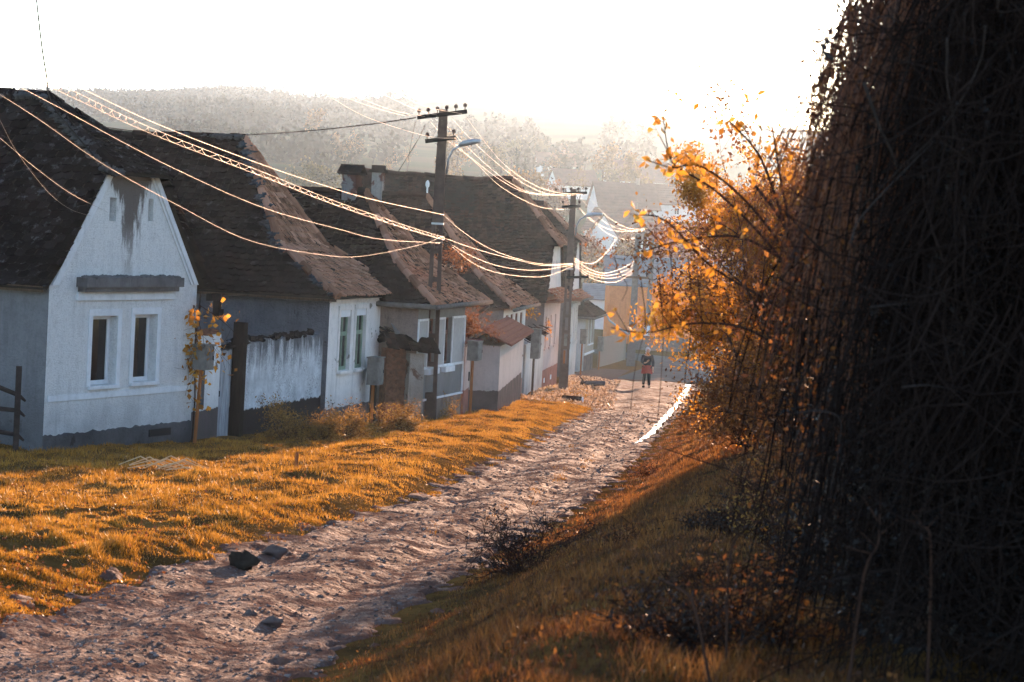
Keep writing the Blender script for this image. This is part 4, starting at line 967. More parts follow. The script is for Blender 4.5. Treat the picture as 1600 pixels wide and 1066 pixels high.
low = [("bright cable from the tall pole's waist sagging to the second pole, uppermost of the bundle", [(694, 337), (720, 360), (760, 386), (800, 402), (850, 413), (895, 412)]),
       ("lashed cable carrying on past the tall pole to the second pole", [(694, 372), (730, 385), (770, 397), (810, 407), (850, 415), (895, 413)]),
       ("cable sagging deepest between the two poles, across the attic slits", [(704, 384), (740, 412), (780, 427), (830, 433), (860, 430), (895, 416)]),
       ("middle cable of the bundle sagging between the two poles", [(704, 382), (740, 402), (780, 416), (820, 422), (855, 421), (895, 414)])]
for lb, pts in low: wire(lb, pts, 61.6, 92, .017, group="sagging cables between the tall pole and the second pole")
past = [("bare line leaving the second pole, topmost towards the bush", [(918, 305), (945, 335), (970, 352), (990, 358), (1012, 357)]),
        ("bare line leaving the second pole, second towards the bush", [(905, 307), (930, 335), (955, 353), (980, 360), (1008, 359)]),
        ("bare line leaving the second pole, third towards the bush", [(890, 307), (920, 340), (950, 358), (975, 362), (1004, 361)]),
        ("bare line from the second pole's lower arm, dipping lowest toward the bush", [(908, 330), (930, 350), (955, 368), (980, 374), (1002, 370)])]
for lb, pts in past: wire(lb, pts, 92, 190, .018, group="bare lines beyond the second pole")
past2 = [("bundle cable beyond the second pole, uppermost across the grey barn roof", [(896, 405), (920, 420), (945, 427), (970, 420), (992, 408)]),
         ("bundle cable beyond the second pole, lying second across the barn roof", [(896, 408), (920, 425), (948, 431), (972, 425), (992, 413)]),
         ("bundle cable beyond the second pole, third across the barn roof", [(896, 411), (918, 428), (945, 435), (970, 432), (991, 420)]),
         ("bundle cable beyond the second pole, sagging lowest across the barn roof", [(896, 413), (915, 430), (940, 440), (965, 440), (991, 424)]),
         ("lone wire rising from the second pole toward the hillside", [(896, 403), (912, 411), (930, 410), (950, 392), (962, 374)])]
for lb, pts in past2: wire(lb, pts, 92, 150, .022, group="sagging cables beyond the second pole")
wire("thin drop wire from the tall pole down to the white house with four windows", [(717, 398), (740, 428), (758, 455), (778, 482)], 61.7, 77.5, .035, 'old_wood')
wire("thin stay from the top arm down behind the chimneys", [(664, 196), (655, 215), (640, 240), (620, 272)], 61.6, 75, .04, 'cable_dark')
wire("thin drop wire from the top arm's left end to the chimney side", [(649, 190), (646, 205), (642, 225), (638, 250)], 61.6, 66, .03, 'cable_dark')

# ------------------------------------------------------------------ plants: generators
def leaves(C, size, tint, seed=0, flat=0.0, fold=.25, ratio=.5):
    """folded diamond leaves at C (n,3); returns verts, quads(2 tris as quads), tints"""
    g = np.random.default_rng(seed); n = len(C); size = np.broadcast_to(size, n) * g.uniform(.65, 1.3, n)
    d = g.normal(size=(n, 3)); d[:, 2] -= .35 - flat; d /= np.linalg.norm(d, axis=1)[:, None]
    h = g.normal(size=(n, 3)); s = np.cross(d, h); s /= np.linalg.norm(s, axis=1)[:, None] + 1e-9; nn = np.cross(d, s)
    L = size[:, None]; Wd = L * ratio * .5
    a = C; b = C + d * L * .5 + s * Wd + nn * L * fold * .4; c = C + d * L; e = C + d * L * .5 - s * Wd + nn * L * fold * .4
    V = np.stack([a, b, c, e], 1).reshape(-1, 3); i = np.arange(n) * 4
    Fc = np.stack([np.stack([i, i+1, i+2], 1), np.stack([i, i+2, i+3], 1)], 1).reshape(-1, 3)
    return V, Fc, np.repeat(tint, 2)

def grow(mb, p, d, L, r, depth, rs, tips, spread=.55, up=.1, seg=4, kids=(2, 4), shrink=.68, minr=.003, nside=5, droop=0.0):
    pts = [np.array(p, float)]; d = np.array(d, float); d /= np.linalg.norm(d); rad = [r]
    for i in range(seg):
        d = d + np.array([rs.uniform(-1, 1), rs.uniform(-1, 1), rs.uniform(-1, 1)]) * .16 + np.array([0, 0, up - droop * (i / seg)]) * .35; d /= np.linalg.norm(d)
        pts.append(pts[-1] + d * L / seg); rad.append(max(minr, r * (1 - .55 * (i + 1) / seg)))
        if depth <= 1: tips.append((pts[-1].copy(), d.copy()))
    mb.tube(pts, rad, nside if depth > 1 else 3, rs.random(), caps=False)
    if depth > 0:
        for _ in range(rs.randint(*kids)):
            k_ = rs.randint(1, seg); q = np.array([rs.gauss(0, 1), rs.gauss(0, 1), rs.gauss(0, .8)]); nd = d * (1 - spread) + q / np.linalg.norm(q) * spread * 1.3
            grow(mb, pts[k_], nd, L * shrink * rs.uniform(.75, 1.2), max(minr, rad[k_] * .6), depth - 1, rs, tips, spread, up, seg, kids, shrink, minr, nside, droop)

def bush(name, label, cat, loc, dirs, L, r, depth, seed, leafm, nleaf, lsize, group=None, spread=.55, up=.12, kids=(2, 4), jitter=.12, leafbias=None, shrink=.68, crown_name="crown", droop=0.0, twigm='twig', ratio=.5):
    rs = random.Random(seed); t = thing(name, label, cat, loc, 0, group); mb = MB(); tips = []
    for d in dirs: grow(mb, (rs.uniform(-.08, .08), rs.uniform(-.08, .08), -.15), d, L * rs.uniform(.8, 1.15), r, depth, rs, tips, spread, up, 4, kids, shrink, droop=droop)
    mb.build("branches", M[twigm], t)
    g = np.random.default_rng(seed); T = np.array([q[0] for q in tips])
    if leafbias is not None: w = leafbias(T); w = w / w.sum(); ii = g.choice(len(T), nleaf, p=w)
    else: ii = g.integers(0, len(T), nleaf)
    C = T[ii] + g.normal(size=(nleaf, 3)) * jitter
    tint = np.clip(g.normal(.5, .22, nleaf) + .12 * np.sin(C[:, 0] * 5 + C[:, 2] * 4), 0, 1)
    V, Fc, tt = leaves(C, lsize, tint, seed, ratio=ratio); arrmesh(crown_name, V, Fc, tt, M[leafm], t)
    return t

# golden weeds and shrubs at the wall foot
def vert(n, rs, sp=.5): return [(rs.uniform(-sp, sp), rs.uniform(-sp, sp), 1) for _ in range(n)]
R_ = random.Random(4)
for px, py, L, n, lb in [(450, 690, .50, 9, "rounded golden shrub at the foot of the stained garden wall"), (505, 690, .42, 8, "low golden shrub between the stained wall and the green windows"), (545, 684, .50, 10, "broad golden shrub under the green windows"), (612, 676, .50, 8, "golden weeds in front of the ruined pier"), (636, 676, .42, 6, "golden weeds at the left foot of the tall pole")]:
    p = gp(px, py); bush("shrub", lb, "shrub", p, vert(n, R_, .55), L, .012, 2, px, 'leaf_shrub', 2600, .055, "golden shrubs along the house fronts", .5, .18, (3, 5), .07)
for px, py, L, lb in [(690, 655, .5, "tall dry weed right of the tall pole's foot"), (706, 656, .42, "short dry weed against the grey panelled house")]:
    p = gp(px, py); bush("weed", lb, "weed", p, vert(3, R_, .3), L, .008, 1, px, 'leaf_shrub', 260, .05, "dry weeds at the grey house", .5, .2, (3, 5), .06)
# creepers
p = wpt(h1, 5.05, -.12); p[2] = tz(p[0], p[1])
t = bush("creeper", "orange leaved creeper hanging at the white gable's corner above the grey meter box", "creeper", p + np.array([0, 0, 2.9]), [(.2, -.1, -1), (-.1, .1, -1), (.35, 0, -.9), (.15, .2, -.8), (.6, .2, -.3)], 1.0, .010, 2, 91, 'leaf_gold', 300, .13, None, .5, -.22, (2, 4), .12, ratio=.8)
m = MB(); m.tube([(0, .05, -3.0), (.03, .04, -2), (-.02, .03, -1), (.05, .02, .1)], .015, 6); m.build("vine_stem", M['bark'], t)
m = MB(); m.box((.0, -.1, .06), (.55, .02, .20)); m.box((.42, -.1, -.25), (.58, .02, .06)); m.box((.58, -.1, -.25), (.74, .02, -.12)); o = m.build("stepped_pipe", M['black_metal']); o.location = wpt(h1, 5.1, -.3, 0) + np.array([0, 0, 2.62]); o.rotation_euler = (0, 0, rz)
tag(o, "black stepped pipe end jutting from the white gable's corner behind the creeper", "pipe")
p = np.array(along3(.15)); bush("creeper", "rust coloured vine over the pink door between the grey and white houses", "creeper", p + np.array([-.1, .3, 2.2]), [(-.2, 0, 1), (.2, .2, 1), (.5, .1, .6), (.0, .3, .9)], .62, .012, 2, 93, 'leaf_rust', 1500, .075, None, .6, .1, (3, 4), .10)
p = at(715, 405, 70); bush("creeper", "rusty creeper on the slope of the grey panelled house's roof", "creeper", p, [(-.3, -.1, .6), (.3, 0, .5), (.5, .1, .2), (-.4, 0, .1), (.1, -.2, -.5)], .45, .012, 2, 94, 'leaf_rust', 900, .07, None, .6, .0, (3, 4), .09)
p = wpt(h4, 5.4, .05); bush("creeper", "small tuft of yellow leaves under the eave corner of the four windowed house", "creeper", np.array([p[0], p[1] + 1, p[2] + 3.1]), [(.3, .5, -.4), (.3, 1, 0), (.0, .8, -.3)], .35, .01, 1, 95, 'leaf_gold', 90, .13, None, .6, .0, (3, 4), .1)
p = wpt(h5, .9, -.12); bush("creeper", "single orange leaf spray hanging on the pink facade", "creeper", np.array([p[0], p[1], p[2] + 3.0]), [(.05, 0, -1), (-.05, 0, -1)], .5, .008, 1, 96, 'leaf_gold', 46, .14, None, .4, -.3, (2, 3), .08)

# big autumn bush beside the road
B0 = gp(1150, 686)
dirs = [(-.25, -.1, 1), (-.12, .2, 1.2), (.05, -.2, 1.3), (.3, .1, 1.1), (.55, .2, .9), (-.42, .1, 1.0), (-.05, -.4, 1), (.4, -.3, 1), (-.2, .3, 1.3)]
bush("autumn_bush", "large golden leaved bush glowing in the sun at the right of the road", "bush", (4.75, 40.2, tz(4.75, 40.2)), dirs, 3.4, .05, 3, 21, 'leaf_gold', 120000, .066, None, .48, .16, (3, 4), .10, shrink=.60)
dirs = [(-.6, .1, .6), (-.2, -.3, .9), (.3, .2, .9), (.7, 0, .7), (0, .2, 1)]
bush("low_bush", "dark low bush with rusty leaves at the foot of the golden bush", "bush", (3.75, 36.8, tz(3.75, 36.8)), dirs, 1.05, .03, 3, 22, 'leaf_rust', 9000, .055, None, .55, .08, (3, 4), .13)
bush("side_bush", "golden rusty bush filling the gap between the glowing bush and the dark thicket", "bush", (4.1, 31.5, tz(4.1, 31.5)), [(-.3, 0, 1), (.1, .3, 1.1), (.5, -.2, 1), (-.6, .2, .8), (.8, .2, .8), (.2, -.1, 1.2)], 2.5, .04, 3, 23, 'leaf_rust', 20000, .065, None, .52, .1, (3, 4), .15, shrink=.62)

# near sapling whose leafy branches reach over the view
S0 = np.array([1.75, 14.2]); sz = tz(*S0)
t = thing("leafy_sapling", "near sapling with large orange leaves on long arching branches in front of the glowing bush", "tree", (S0[0], S0[1], sz))
loc = lambda px, py, Y: at(px, py, Y) - np.array([S0[0], S0[1], sz])
tr = MB(); tr.tube(spline([(0, 0, -.2), loc(1290, 640, 14.2), loc(1275, 480, 14.2), loc(1230, 360, 14.2), loc(1180, 290, 14.2)], 6), np.linspace(.022, .008, 25), 7); tr.build("trunk", M['bark'], t)
LV = []; rs = random.Random(31)
brs = [[(1275, 480), (1200, 380), (1120, 300), (1060, 262), (1045, 240), (1035, 175)], [(1265, 450), (1180, 330), (1100, 262), (1050, 262), (1012, 250)], [(1285, 600), (1180, 520), (1090, 505), (1010, 520), (955, 512)], [(1280, 520), (1200, 470), (1110, 415), (1040, 345), (985, 335)], [(1230, 360), (1190, 250), (1150, 200), (1132, 185)], [(1260, 430), (1160, 372), (1060, 378), (1000, 395)], [(1240, 380), (1220, 280), (1210, 220), (1205, 190)]]
for i, b in enumerate(brs):
    P_ = spline([loc(x, y, 14.2 - .12 * j * (1 if i % 2 else -.6)) for j, (x, y) in enumerate(b)], 8); m = MB(); m.tube(P_, np.linspace(.010, .003, len(P_)), 5); q = len(P_)
    for j in range(int(q * .35), q):
        if rs.random() < .62:
            for _ in range(rs.randint(1, 2)):
                LV.append(P_[j] + np.array([rs.gauss(0, .022), rs.gauss(0, .05), rs.gauss(0, .02)]))
        if rs.random() < .3:
            e = P_[j] + np.array([rs.uniform(-.16, .1), rs.uniform(-.1, .1), rs.uniform(-.04, .16)]); m.tube([P_[j], e], [.004, .002], 3)
            for _ in range(3): LV.append(e + np.array([rs.gauss(0, .02), rs.gauss(0, .02), rs.gauss(0, .02)]))
    if i == 2:
        for _ in range(22): c = loc(rs.choice([985, 1010, 1065, 970, 1035]), 520, 14.0); LV.append(c + np.array([rs.gauss(0, .03), rs.gauss(0, .03), rs.gauss(0, .018)]))
    m.build("branch", M['twig'], t)
for j, (x, y0_, x1, y1_) in enumerate([(1075, 400, 1062, 690), (1030, 430, 1024, 690), (1002, 440, 985, 640), (1045, 380, 1040, 560), (1090, 430, 1084, 640), (960, 400, 972, 470)]):
    q = spline([loc(x, y0_, 13.8), loc(x + 6, (y0_ * 2 + y1_) / 3, 13.8), loc(x1 + 8, (y0_ + 2 * y1_) / 3, 13.8), loc(x1, y1_, 13.8)], 8); m = MB(); m.tube(q, np.linspace(.0028, .0016, len(q)), 4); m.build("hanging_twig", M['twig'], t)
C = np.array(LV); g = np.random.default_rng(3)
V, Fc, tt = leaves(C, .060, np.clip(g.normal(.55, .2, len(C)), 0, 1), 3, ratio=.52, fold=.4); arrmesh("foliage", V, Fc, tt, M['leaf_gold'], t)

# dead shrub on the bank edge
p = gp(822, 893); bush("dead_shrub", "dark dry shrub at the road's right edge, nearly leafless", "shrub", p, vert(13, R_, 1.0), .52, .010, 3, 41, 'leaf_dark', 900, .035, None, .55, .14, (3, 4), .03)

# ------------------------------------------------------------------ creeper thicket filling the right side
def thick_x(z):   # left edge of the dense mass at Y = 11, by height
    return np.interp(z, [-1.7, -1.25, -.7, -.35, .1, .45, .8, 1.15, 2.2, 3.0], [1.52, 1.54, 1.58, 1.60, 1.58, 1.62, 1.64, 1.70, 2.0, 2.7])
t = thing("vine_thicket", "tall dark wall of tangled hanging vines filling the right edge", "thicket", (2.6, 11, tz(2.6, 11)))
to = np.array([2.6, 11, tz(2.6, 11)]); g = np.random.default_rng(17)
# core: many dark dead leaves through the volume
n = 90000; z = g.uniform(-1.6, 2.9, n); y = g.uniform(9.4, 13.5, n); dpt = g.uniform(0, 1, n) ** 1.3
xl = thick_x(z) + .17 * vnoise(z * 1.1, y * 1.1, 5) + .25 * np.abs(y - 11) / 2 * 0.3
x = xl + .05 + dpt * 2.2
C = np.stack([x, y, z], 1) - to
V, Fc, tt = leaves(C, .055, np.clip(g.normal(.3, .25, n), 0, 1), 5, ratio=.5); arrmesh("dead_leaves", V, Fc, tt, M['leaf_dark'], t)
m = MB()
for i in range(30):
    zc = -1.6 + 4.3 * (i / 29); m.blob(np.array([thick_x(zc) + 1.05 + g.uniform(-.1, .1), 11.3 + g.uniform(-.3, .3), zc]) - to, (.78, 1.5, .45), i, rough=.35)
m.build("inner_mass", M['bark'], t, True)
# hanging stems
ST = MB(); rs = random.Random(77)
for i in range(2300):
    yy = rs.uniform(9.2, 13.2); zt = rs.uniform(-.6, 2.8); xx = float(thick_x(zt)) + abs(rs.gauss(0, .35)) - .06 + .03 * (yy - 11)
    if rs.random() < .35: xx += rs.uniform(0, 1.6); yy = rs.uniform(9.0, 10.2)
    L = rs.uniform(.5, 1.8); k_ = 7; px, pz = xx, zt; pts = []; vx = rs.gauss(-.2, .45); a = rs.uniform(-.4, .4); ph = rs.uniform(0, 6)
    for j in range(k_):
        f = j / (k_ - 1); pts.append(np.array([xx + vx * math.sin(f * 1.5) * L * .35 + .025 * math.sin(f * 9 + ph), yy + a * f * .4 + .03 * math.cos(f * 7 + ph), zt + .10 * math.sin(f * 3.1) * rs.random() - L * f]) - to)
    r = rs.choice([.0025, .003, .004, .006]) ; ST.tube(pts, np.linspace(r, r * .5, k_), 3, rs.random(), caps=False)
for i in range(5200):     # tangle of crossing canes in front
    yy = rs.uniform(9.0, 10.4); z0_ = rs.uniform(-1.5, 2.0); xx = float(thick_x(z0_)) + rs.uniform(-.02, 1.3); a = rs.gauss(-math.pi / 2, .6) if rs.random() < .6 else rs.uniform(-3.1, 3.1); L = rs.uniform(.2, 1.0); c_ = rs.uniform(-2.6, 2.6); pts = []; px_, pz_ = xx, z0_
    for j in range(8): pts.append(np.array([px_, yy + .05 * math.sin(j + i), pz_]) - to); a += c_ * L / 8 + rs.gauss(0, .12); px_ += math.cos(a) * L / 7; pz_ += math.sin(a) * L / 7
    r = rs.choice([.002, .0025, .003, .0045]); ST.tube(pts, np.linspace(r, r * .5, 8), 3, rs.random() * .8, caps=False)
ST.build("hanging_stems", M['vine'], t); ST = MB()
# sparse lit fringe trailing off the left edge
for i in range(900):
    zt = rs.uniform(-.1, 1.5) if i < 350 else rs.uniform(.45, 1.7); yy = rs.uniform(10.2, 12.2); xx = float(thick_x(zt)) + rs.uniform(-.16, .05) + .10 * math.sin(zt * 7 + yy * 3); L = rs.uniform(.3, 1.25); vx = -rs.uniform(.0, .75) * rs.random(); ph = rs.uniform(0, 6); pts = []
    for j in range(8):
        f = j / 7; pts.append(np.array([xx + vx * L * math.sin(f * 1.35) * .62 + .012 * math.sin(f * 11 + ph), yy + .02 * math.cos(f * 9 + ph), zt + .07 * math.sin(f * 2.6) - L * (f ** 1.25)]) - to)
    ST.tube(pts, np.linspace(.0034, .0014, 8), 3, rs.random(), caps=False)
    for _ in range(3):
        j = rs.randint(2, 6); q = pts[j]; e = q + np.array([rs.uniform(-.07, .04), rs.uniform(-.05, .05), rs.uniform(-.12, .02)]); ST.tube([q, e], [.002, .0012], 3, rs.random(), caps=False)
ST.build("fringe", M['rim'], t)
m = MB()   # a few thick pale stems and a broken branch
for pts, r in (([(1350, 130), (1375, 200), (1392, 235), (1402, 265)], .012), ([(1300, 92), (1288, 82), (1287, 70), (1297, 64)], .014), ([(1365, 30), (1390, 26), (1412, 45)], .005), ([(1560, 0), (1562, 18), (1600, 14)], .006), ([(1360, 480), (1395, 476), (1425, 476)], .005), ([(1410, 605), (1450, 602), (1490, 610), (1520, 625)], .006), ([(1245, 645), (1280, 642), (1312, 655), (1310, 700), (1295, 780)], .006), ([(1330, 380), (1345, 340), (1420, 260), (1460, 220)], .006), ([(1480, 60), (1480, 130), (1490, 190), (1485, 250)], .007), ([(1540, 40), (1530, 100), (1480, 190), (1400, 270), (1340, 330)], .005)):
    q = spline([at(x, y, 9.0 + .1 * j) - to for j, (x, y) in enumerate(pts)], 6); m = MB(); m.tube(q, np.linspace(r * .6, r * .3, len(q)), 6); m.build("stem", M['pale_stem'], t, True)
C = []
for i in range(1500):
    zt = rs.uniform(-.5, 1.3); xx = float(thick_x(zt)) - rs.uniform(-.1, .36); C.append(np.array([xx, rs.uniform(10.5, 12.3), zt - rs.uniform(0, .5)]) - to)
V, Fc, tt = leaves(np.array(C), .035, np.clip(g.normal(.5, .25, len(C)), 0, 1), 8); arrmesh("edge_leaves", V, Fc, tt, M['leaf_rust'], t)

for i, (x, y, L, sd_) in enumerate([(6.3, 32, 4.0, 71), (7.4, 38, 4.0, 72), (8.8, 45, 4.0, 73)]):  # trees and bushes added here, mostly unseen, to shade the right bank
    if i == 0:
        bush("hedge_bush", "dense dark bush just behind the vine thicket's foot", "bush", (3.15, 17.5, tz(3.15, 17.5)), [(-.3, -.1, 1), (.1, .2, 1.1), (.5, 0, 1), (-.1, -.4, .9)], 1.35, .03, 3, 81, 'leaf_rust', 9000, .055, None, .55, .1, (3, 4), .14)
        bush("hedge_bush", "taller dark bush behind the thicket, nearer the golden bush", "bush", (4.3, 24.5, tz(4.3, 24.5)), [(-.3, -.1, 1), (.1, .2, 1.1), (.5, 0, 1), (-.1, -.4, .9)], 1.25, .035, 3, 82, 'leaf_rust', 11000, .06, None, .55, .1, (3, 4), .16)
    bush("hedge_tree", ["bushy brown tree behind the dark vine thicket", "second bushy brown tree in the row behind the vine thicket", "farthest bushy brown tree of the row behind the vine thicket"][i], "tree", (x, y, tz(x, y)), [(-.4, -.1, 1), (.1, .2, 1.2), (.5, -.2, 1), (-.1, -.3, 1.2), (.3, .4, 1)], L, .05, 3, sd_, 'leaf_dark', 16000, .085, "bushy trees behind the thicket", .52, .1, (3, 4), .2, shrink=.62)
for i, (px, py, L, n, lm, nl, lb) in enumerate([(1290, 930, .5, 20, 'leaf_dark', 2600, "dark tangled scrub at the foot of the thicket, left of the hooked cane"), (1150, 985, .34, 20, 'leaf_rust', 1500, "low brown scrub on the bank near the bottom edge"), (1050, 1010, .28, 16, 'leaf_dark', 1100, "sparse dark scrub low on the bank, left of the brown scrub"), (1245, 800, .55, 16, 'leaf_rust', 1800, "rusty scrub in front of the thicket's lit edge"), (1110, 830, .32, 18, 'leaf_dark', 1200, "dark scrub on the middle of the shaded bank"), (1420, 1000, .5, 20, 'leaf_dark', 2400, "black tangled scrub in the bottom right shade"), (980, 850, .22, 14, 'leaf_rust', 700, "small brown scrub right of the dead shrub"), (1010, 745, .28, 14, 'leaf_rust', 800, "small rusty scrub on the bank under the bramble cane")]):
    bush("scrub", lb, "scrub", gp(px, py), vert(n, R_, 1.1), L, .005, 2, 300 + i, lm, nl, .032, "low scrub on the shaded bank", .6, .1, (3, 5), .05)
# brambles and dry stalks on the shaded bank
for i, (pts, Y, lb) in enumerate([([(1235, 860), (1200, 790), (1150, 740), (1100, 722), (1035, 700)], 14, "arching bramble cane over the dark bank, reaching to the road edge"),
                                ([(1140, 960), (1140, 880), (1160, 830), (1195, 810)], 10, "pale bent cane standing on the dark bank"),
                                ([(1125, 1000), (1085, 950), (1060, 920), (1032, 905)], 9, "short dark cane low on the dark bank"),
                                ([(1330, 960), (1350, 900), (1372, 850), (1375, 800)], 9, "thin cane leaning against the thicket foot"),
                                ([(1460, 910), (1455, 860), (1440, 820), (1425, 800)], 9, "hooked cane in the deep shade under the thicket")]):
    P_ = [at(x, y, Y + .15 * j) for j, (x, y) in enumerate(pts)]; P_[0][2] = tz(P_[0][0], P_[0][1]) - .05
    q = spline(P_, 8); m = MB(); m.tube(q, np.linspace(.007, .003, len(q)), 5); rs2 = random.Random(i)
    for s_ in q[6::3]: m.tube([s_, s_ + np.array([rs2.uniform(-.1, .1), rs2.uniform(-.1, .1), rs2.uniform(-.02, .12)])], [.003, .0015], 3)
    tag(m.build("bramble_cane", M['twig']), lb, "bramble", "bramble canes on the bank")
bush("dry_weeds", "tall dry weeds catching orange light beside the dark thicket", "weed", (gp(1185, 850)), vert(26, R_, .55), .36, .005, 2, 61, 'leaf_shrub', 700, .035, None, .5, .16, (2, 4), .05)
bush("dry_weeds", "patch of rusty dry weeds on the bank left of the bent cane", "weed", (gp(1085, 925)), vert(22, R_, .7), .26, .005, 2, 62, 'leaf_rust', 600, .03, None, .5, .12, (2, 4), .05)
bush("dry_weeds", "brown dry weeds on the bank below the golden bush", "weed", (gp(1190, 770)), vert(22, R_, .7), .42, .006, 2, 63, 'leaf_rust', 800, .045, None, .5, .12, (2, 4), .06)
bush("dry_weeds", "thin bare stalks on the verge at the left edge", "weed", gp(40, 790), vert(5, R_, .35), .30, .004, 1, 64, 'leaf_dark', 60, .03, None, .5, .2, (2, 3), .03)

# ------------------------------------------------------------------ grass
def facade_x(Y): return np.interp(Y, [-20, 42.5, 44.5, 48.5, 57, 61.5, 66, 79, 84, 94, 100, 117], [-14, -14, -8.1, -6.3, -4.3, -3.15, -1.4, -.2, .65, 1.3, 2.1, 2.9])
def grass(name, X, Y, h, wd, tint, seed, zoff=0, mat_='grass'):
    g = np.random.default_rng(seed); n = len(X); z = terrain(X, Y) - .006 + zoff
    az = g.uniform(0, 2 * np.pi, n); ln = g.uniform(.1, .8, n) * h; la = g.uniform(0, 2 * np.pi, n)
    w = wd * .5; b0 = np.stack([X - np.cos(az) * w, Y - np.sin(az) * w, z], 1); b1 = np.stack([X + np.cos(az) * w, Y + np.sin(az) * w, z], 1)
    tip = np.stack([X + np.cos(la) * ln, Y + np.sin(la) * ln, z + h], 1)
    V = np.stack([b0, b1, tip], 1).reshape(-1, 3); Fc = np.arange(n * 3).reshape(-1, 3)
    o = arrmesh(name, V, Fc, tint, M[mat_]); return o
g = np.random.default_rng(99)
def scatter(n, ya, yb, pw, xa, xb):
    Y = ya + (yb - ya) * g.random(n) ** pw; a, b = xa(Y), xb(Y); X = a + (b - a) * g.random(n); return X, Y
X, Y = scatter(460000, 18, 104, 1.75, lambda Y: np.maximum(facade_x(Y) + .05, -.235 * Y - .6), lambda Y: rl(Y) + .35)
dl = rl(Y) - X; cl = vnoise(X / .55, Y / .7, 21) + .7 * vnoise(X / 2.1, Y / 2.6, 22)
bare = vnoise(X / 1.3, Y / 1.6, 23) + .5 * vnoise(X / .4, Y / .5, 24)
keep = (dl + .28 * vnoise(X / .8, Y / 1.1, 25) + .15 * vnoise(X / .25, Y / .3, 26) > g.random(len(X)) * .5 - .22) & (bare < np.where(Y < 46, .95, 1.15) + g.random(len(X)) * .25 - 1.3 * sum(np.exp(-((X + .32 * vnoise(X / .9, Y / 1.1, 61) - a) / c * 1.1) ** 2 - ((Y + .5 * vnoise(X / .8, Y / 1.2, 62) - b) / d * 1.1) ** 2) for a, b, c, d, e in HOLLOWS)) & ((Y < 84) | (g.random(len(X)) < .8) & (dl < 1.9 + (100 - Y) * .12))
X, Y, cl, dl = X[keep], Y[keep], cl[keep], dl[keep]
wx = X + .32 * vnoise(X / .9, Y / 1.1, 61); wy = Y + .5 * vnoise(X / .8, Y / 1.2, 62); hol = sum(np.exp(-((wx - a) / c) ** 2 - ((wy - b) / d) ** 2) for a, b, c, d, e in HOLLOWS)
h = (.022 + .045 * np.clip(cl + .3, 0, 2)) * (1 - .55 * np.clip(hol, 0, 1)) * g.uniform(.6, 1.3, len(X)) * np.clip(.5 + dl * .5, .5, 1.0) * (1 + .25 * (Y < 45))
tint = np.clip(.54 + .12 * cl + .16 * vnoise(X / 3.1, Y / 4.2, 27) + g.normal(0, .2, len(X)), 0, 1)
tag(grass("grass", X, Y, h, .010 + .00014 * Y, tint, 5), "dry golden grass of the verge between the road and the houses", "grass", kind='stuff')
X, Y = scatter(300000, 6.5, 75, 1.5, lambda Y: rr(Y) - .35, lambda Y: rr(Y) + np.minimum(4.2, .24 * Y + 2.2))
dr = X - rr(Y); cl = vnoise(X / .5, Y / .6, 31) + .7 * vnoise(X / 1.7, Y / 2.1, 32)
keep = (dr + .25 * vnoise(X / .7, Y / .9, 33) + .12 * vnoise(X / .22, Y / .3, 34) > g.random(len(X)) * .45 - .05) & (X < .235 * Y + .9)
X, Y, cl, dr = X[keep], Y[keep], cl[keep], dr[keep]
h = (.028 + .035 * np.clip(cl + .4, 0, 2)) * g.uniform(.6, 1.4, len(X)) * np.clip(.5 + dr * .5, .5, 1.15)
tint = np.clip(.35 + .22 * cl + g.normal(0, .18, len(X)), 0, 1)
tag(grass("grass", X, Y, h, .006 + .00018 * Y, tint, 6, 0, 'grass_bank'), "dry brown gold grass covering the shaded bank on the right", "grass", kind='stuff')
n = 15000; Yb = 7 + 50 * g.random(n) ** 1.4; Xb = rr(Yb) + .15 + g.random(n) * np.minimum(4, .24 * Yb + 2); kb = vnoise(Xb / .8, Yb / 1.1, 51) > -.1; Xb, Yb = Xb[kb], Yb[kb]
C = np.stack([Xb, Yb, terrain(Xb, Yb) + g.uniform(.0, .07, len(Xb))], 1); V, Fc, tt = leaves(C, .028, g.uniform(0, 1, len(Xb)), 52, flat=.25, ratio=.6)
tag(arrmesh("leaf_litter", V, Fc, tt, M['leaf_rust']), "dead brown leaves caught in the grass of the right bank", "leaf litter", kind='stuff')
# tufts in the middle of the track
X, Y = scatter(9000, 30, 84, 1.0, lambda Y: rl(Y) + .3 * (rr(Y) - rl(Y)), lambda Y: rl(Y) + .8 * (rr(Y) - rl(Y)))
u = (X - rl(Y)) / (rr(Y) - rl(Y)); keep = (vnoise(X / .9, Y / 2.4, 41) > .55) & (np.abs(u - .55 - .1 * vnoise(Y * 0, Y / 7, 3)) < .12)
X, Y = X[keep], Y[keep]; tag(grass("grass", X, Y, g.uniform(.03, .07, len(X)), .014, g.uniform(.2, .6, len(X)), 7, .02), "thin grass tufts along the middle of the dirt road", "grass", kind='stuff')

# loose gravel and leaf litter
m = MB(); rs = random.Random(12)
for i in range(6500):
    Yp = 17 + 60 * rs.random() ** 1.9; u = rs.uniform(-.03, 1.03); Xp = float(rl(Yp) + u * (rr(Yp) - rl(Yp))); s = rs.choice([.005, .006, .007, .008, .008, .010, .012, .018]) * (1 + Yp / 110)
    zp = float(road_z(np.array(Xp), np.array(Yp))); m.blob((Xp, Yp, zp + s * .15), (s * rs.uniform(.8, 1.5), s, s * rs.uniform(.4, .75)), i, rs.random(), 6, 4, .45)
k = NT("gravel_stone"); M['stone'] = k.done(k.bsdf(k.ramp(k.attr(), [(0, (.07, .048, .04)), (.5, (.15, .105, .09)), (1, (.26, .21, .19))]), .8, normal=k.bump(k.noise(k.world(), 60, 3), .4, .01)))
tag(m.build("gravel", M['stone']), "loose stones scattered over the dirt road", "gravel", kind='stuff')
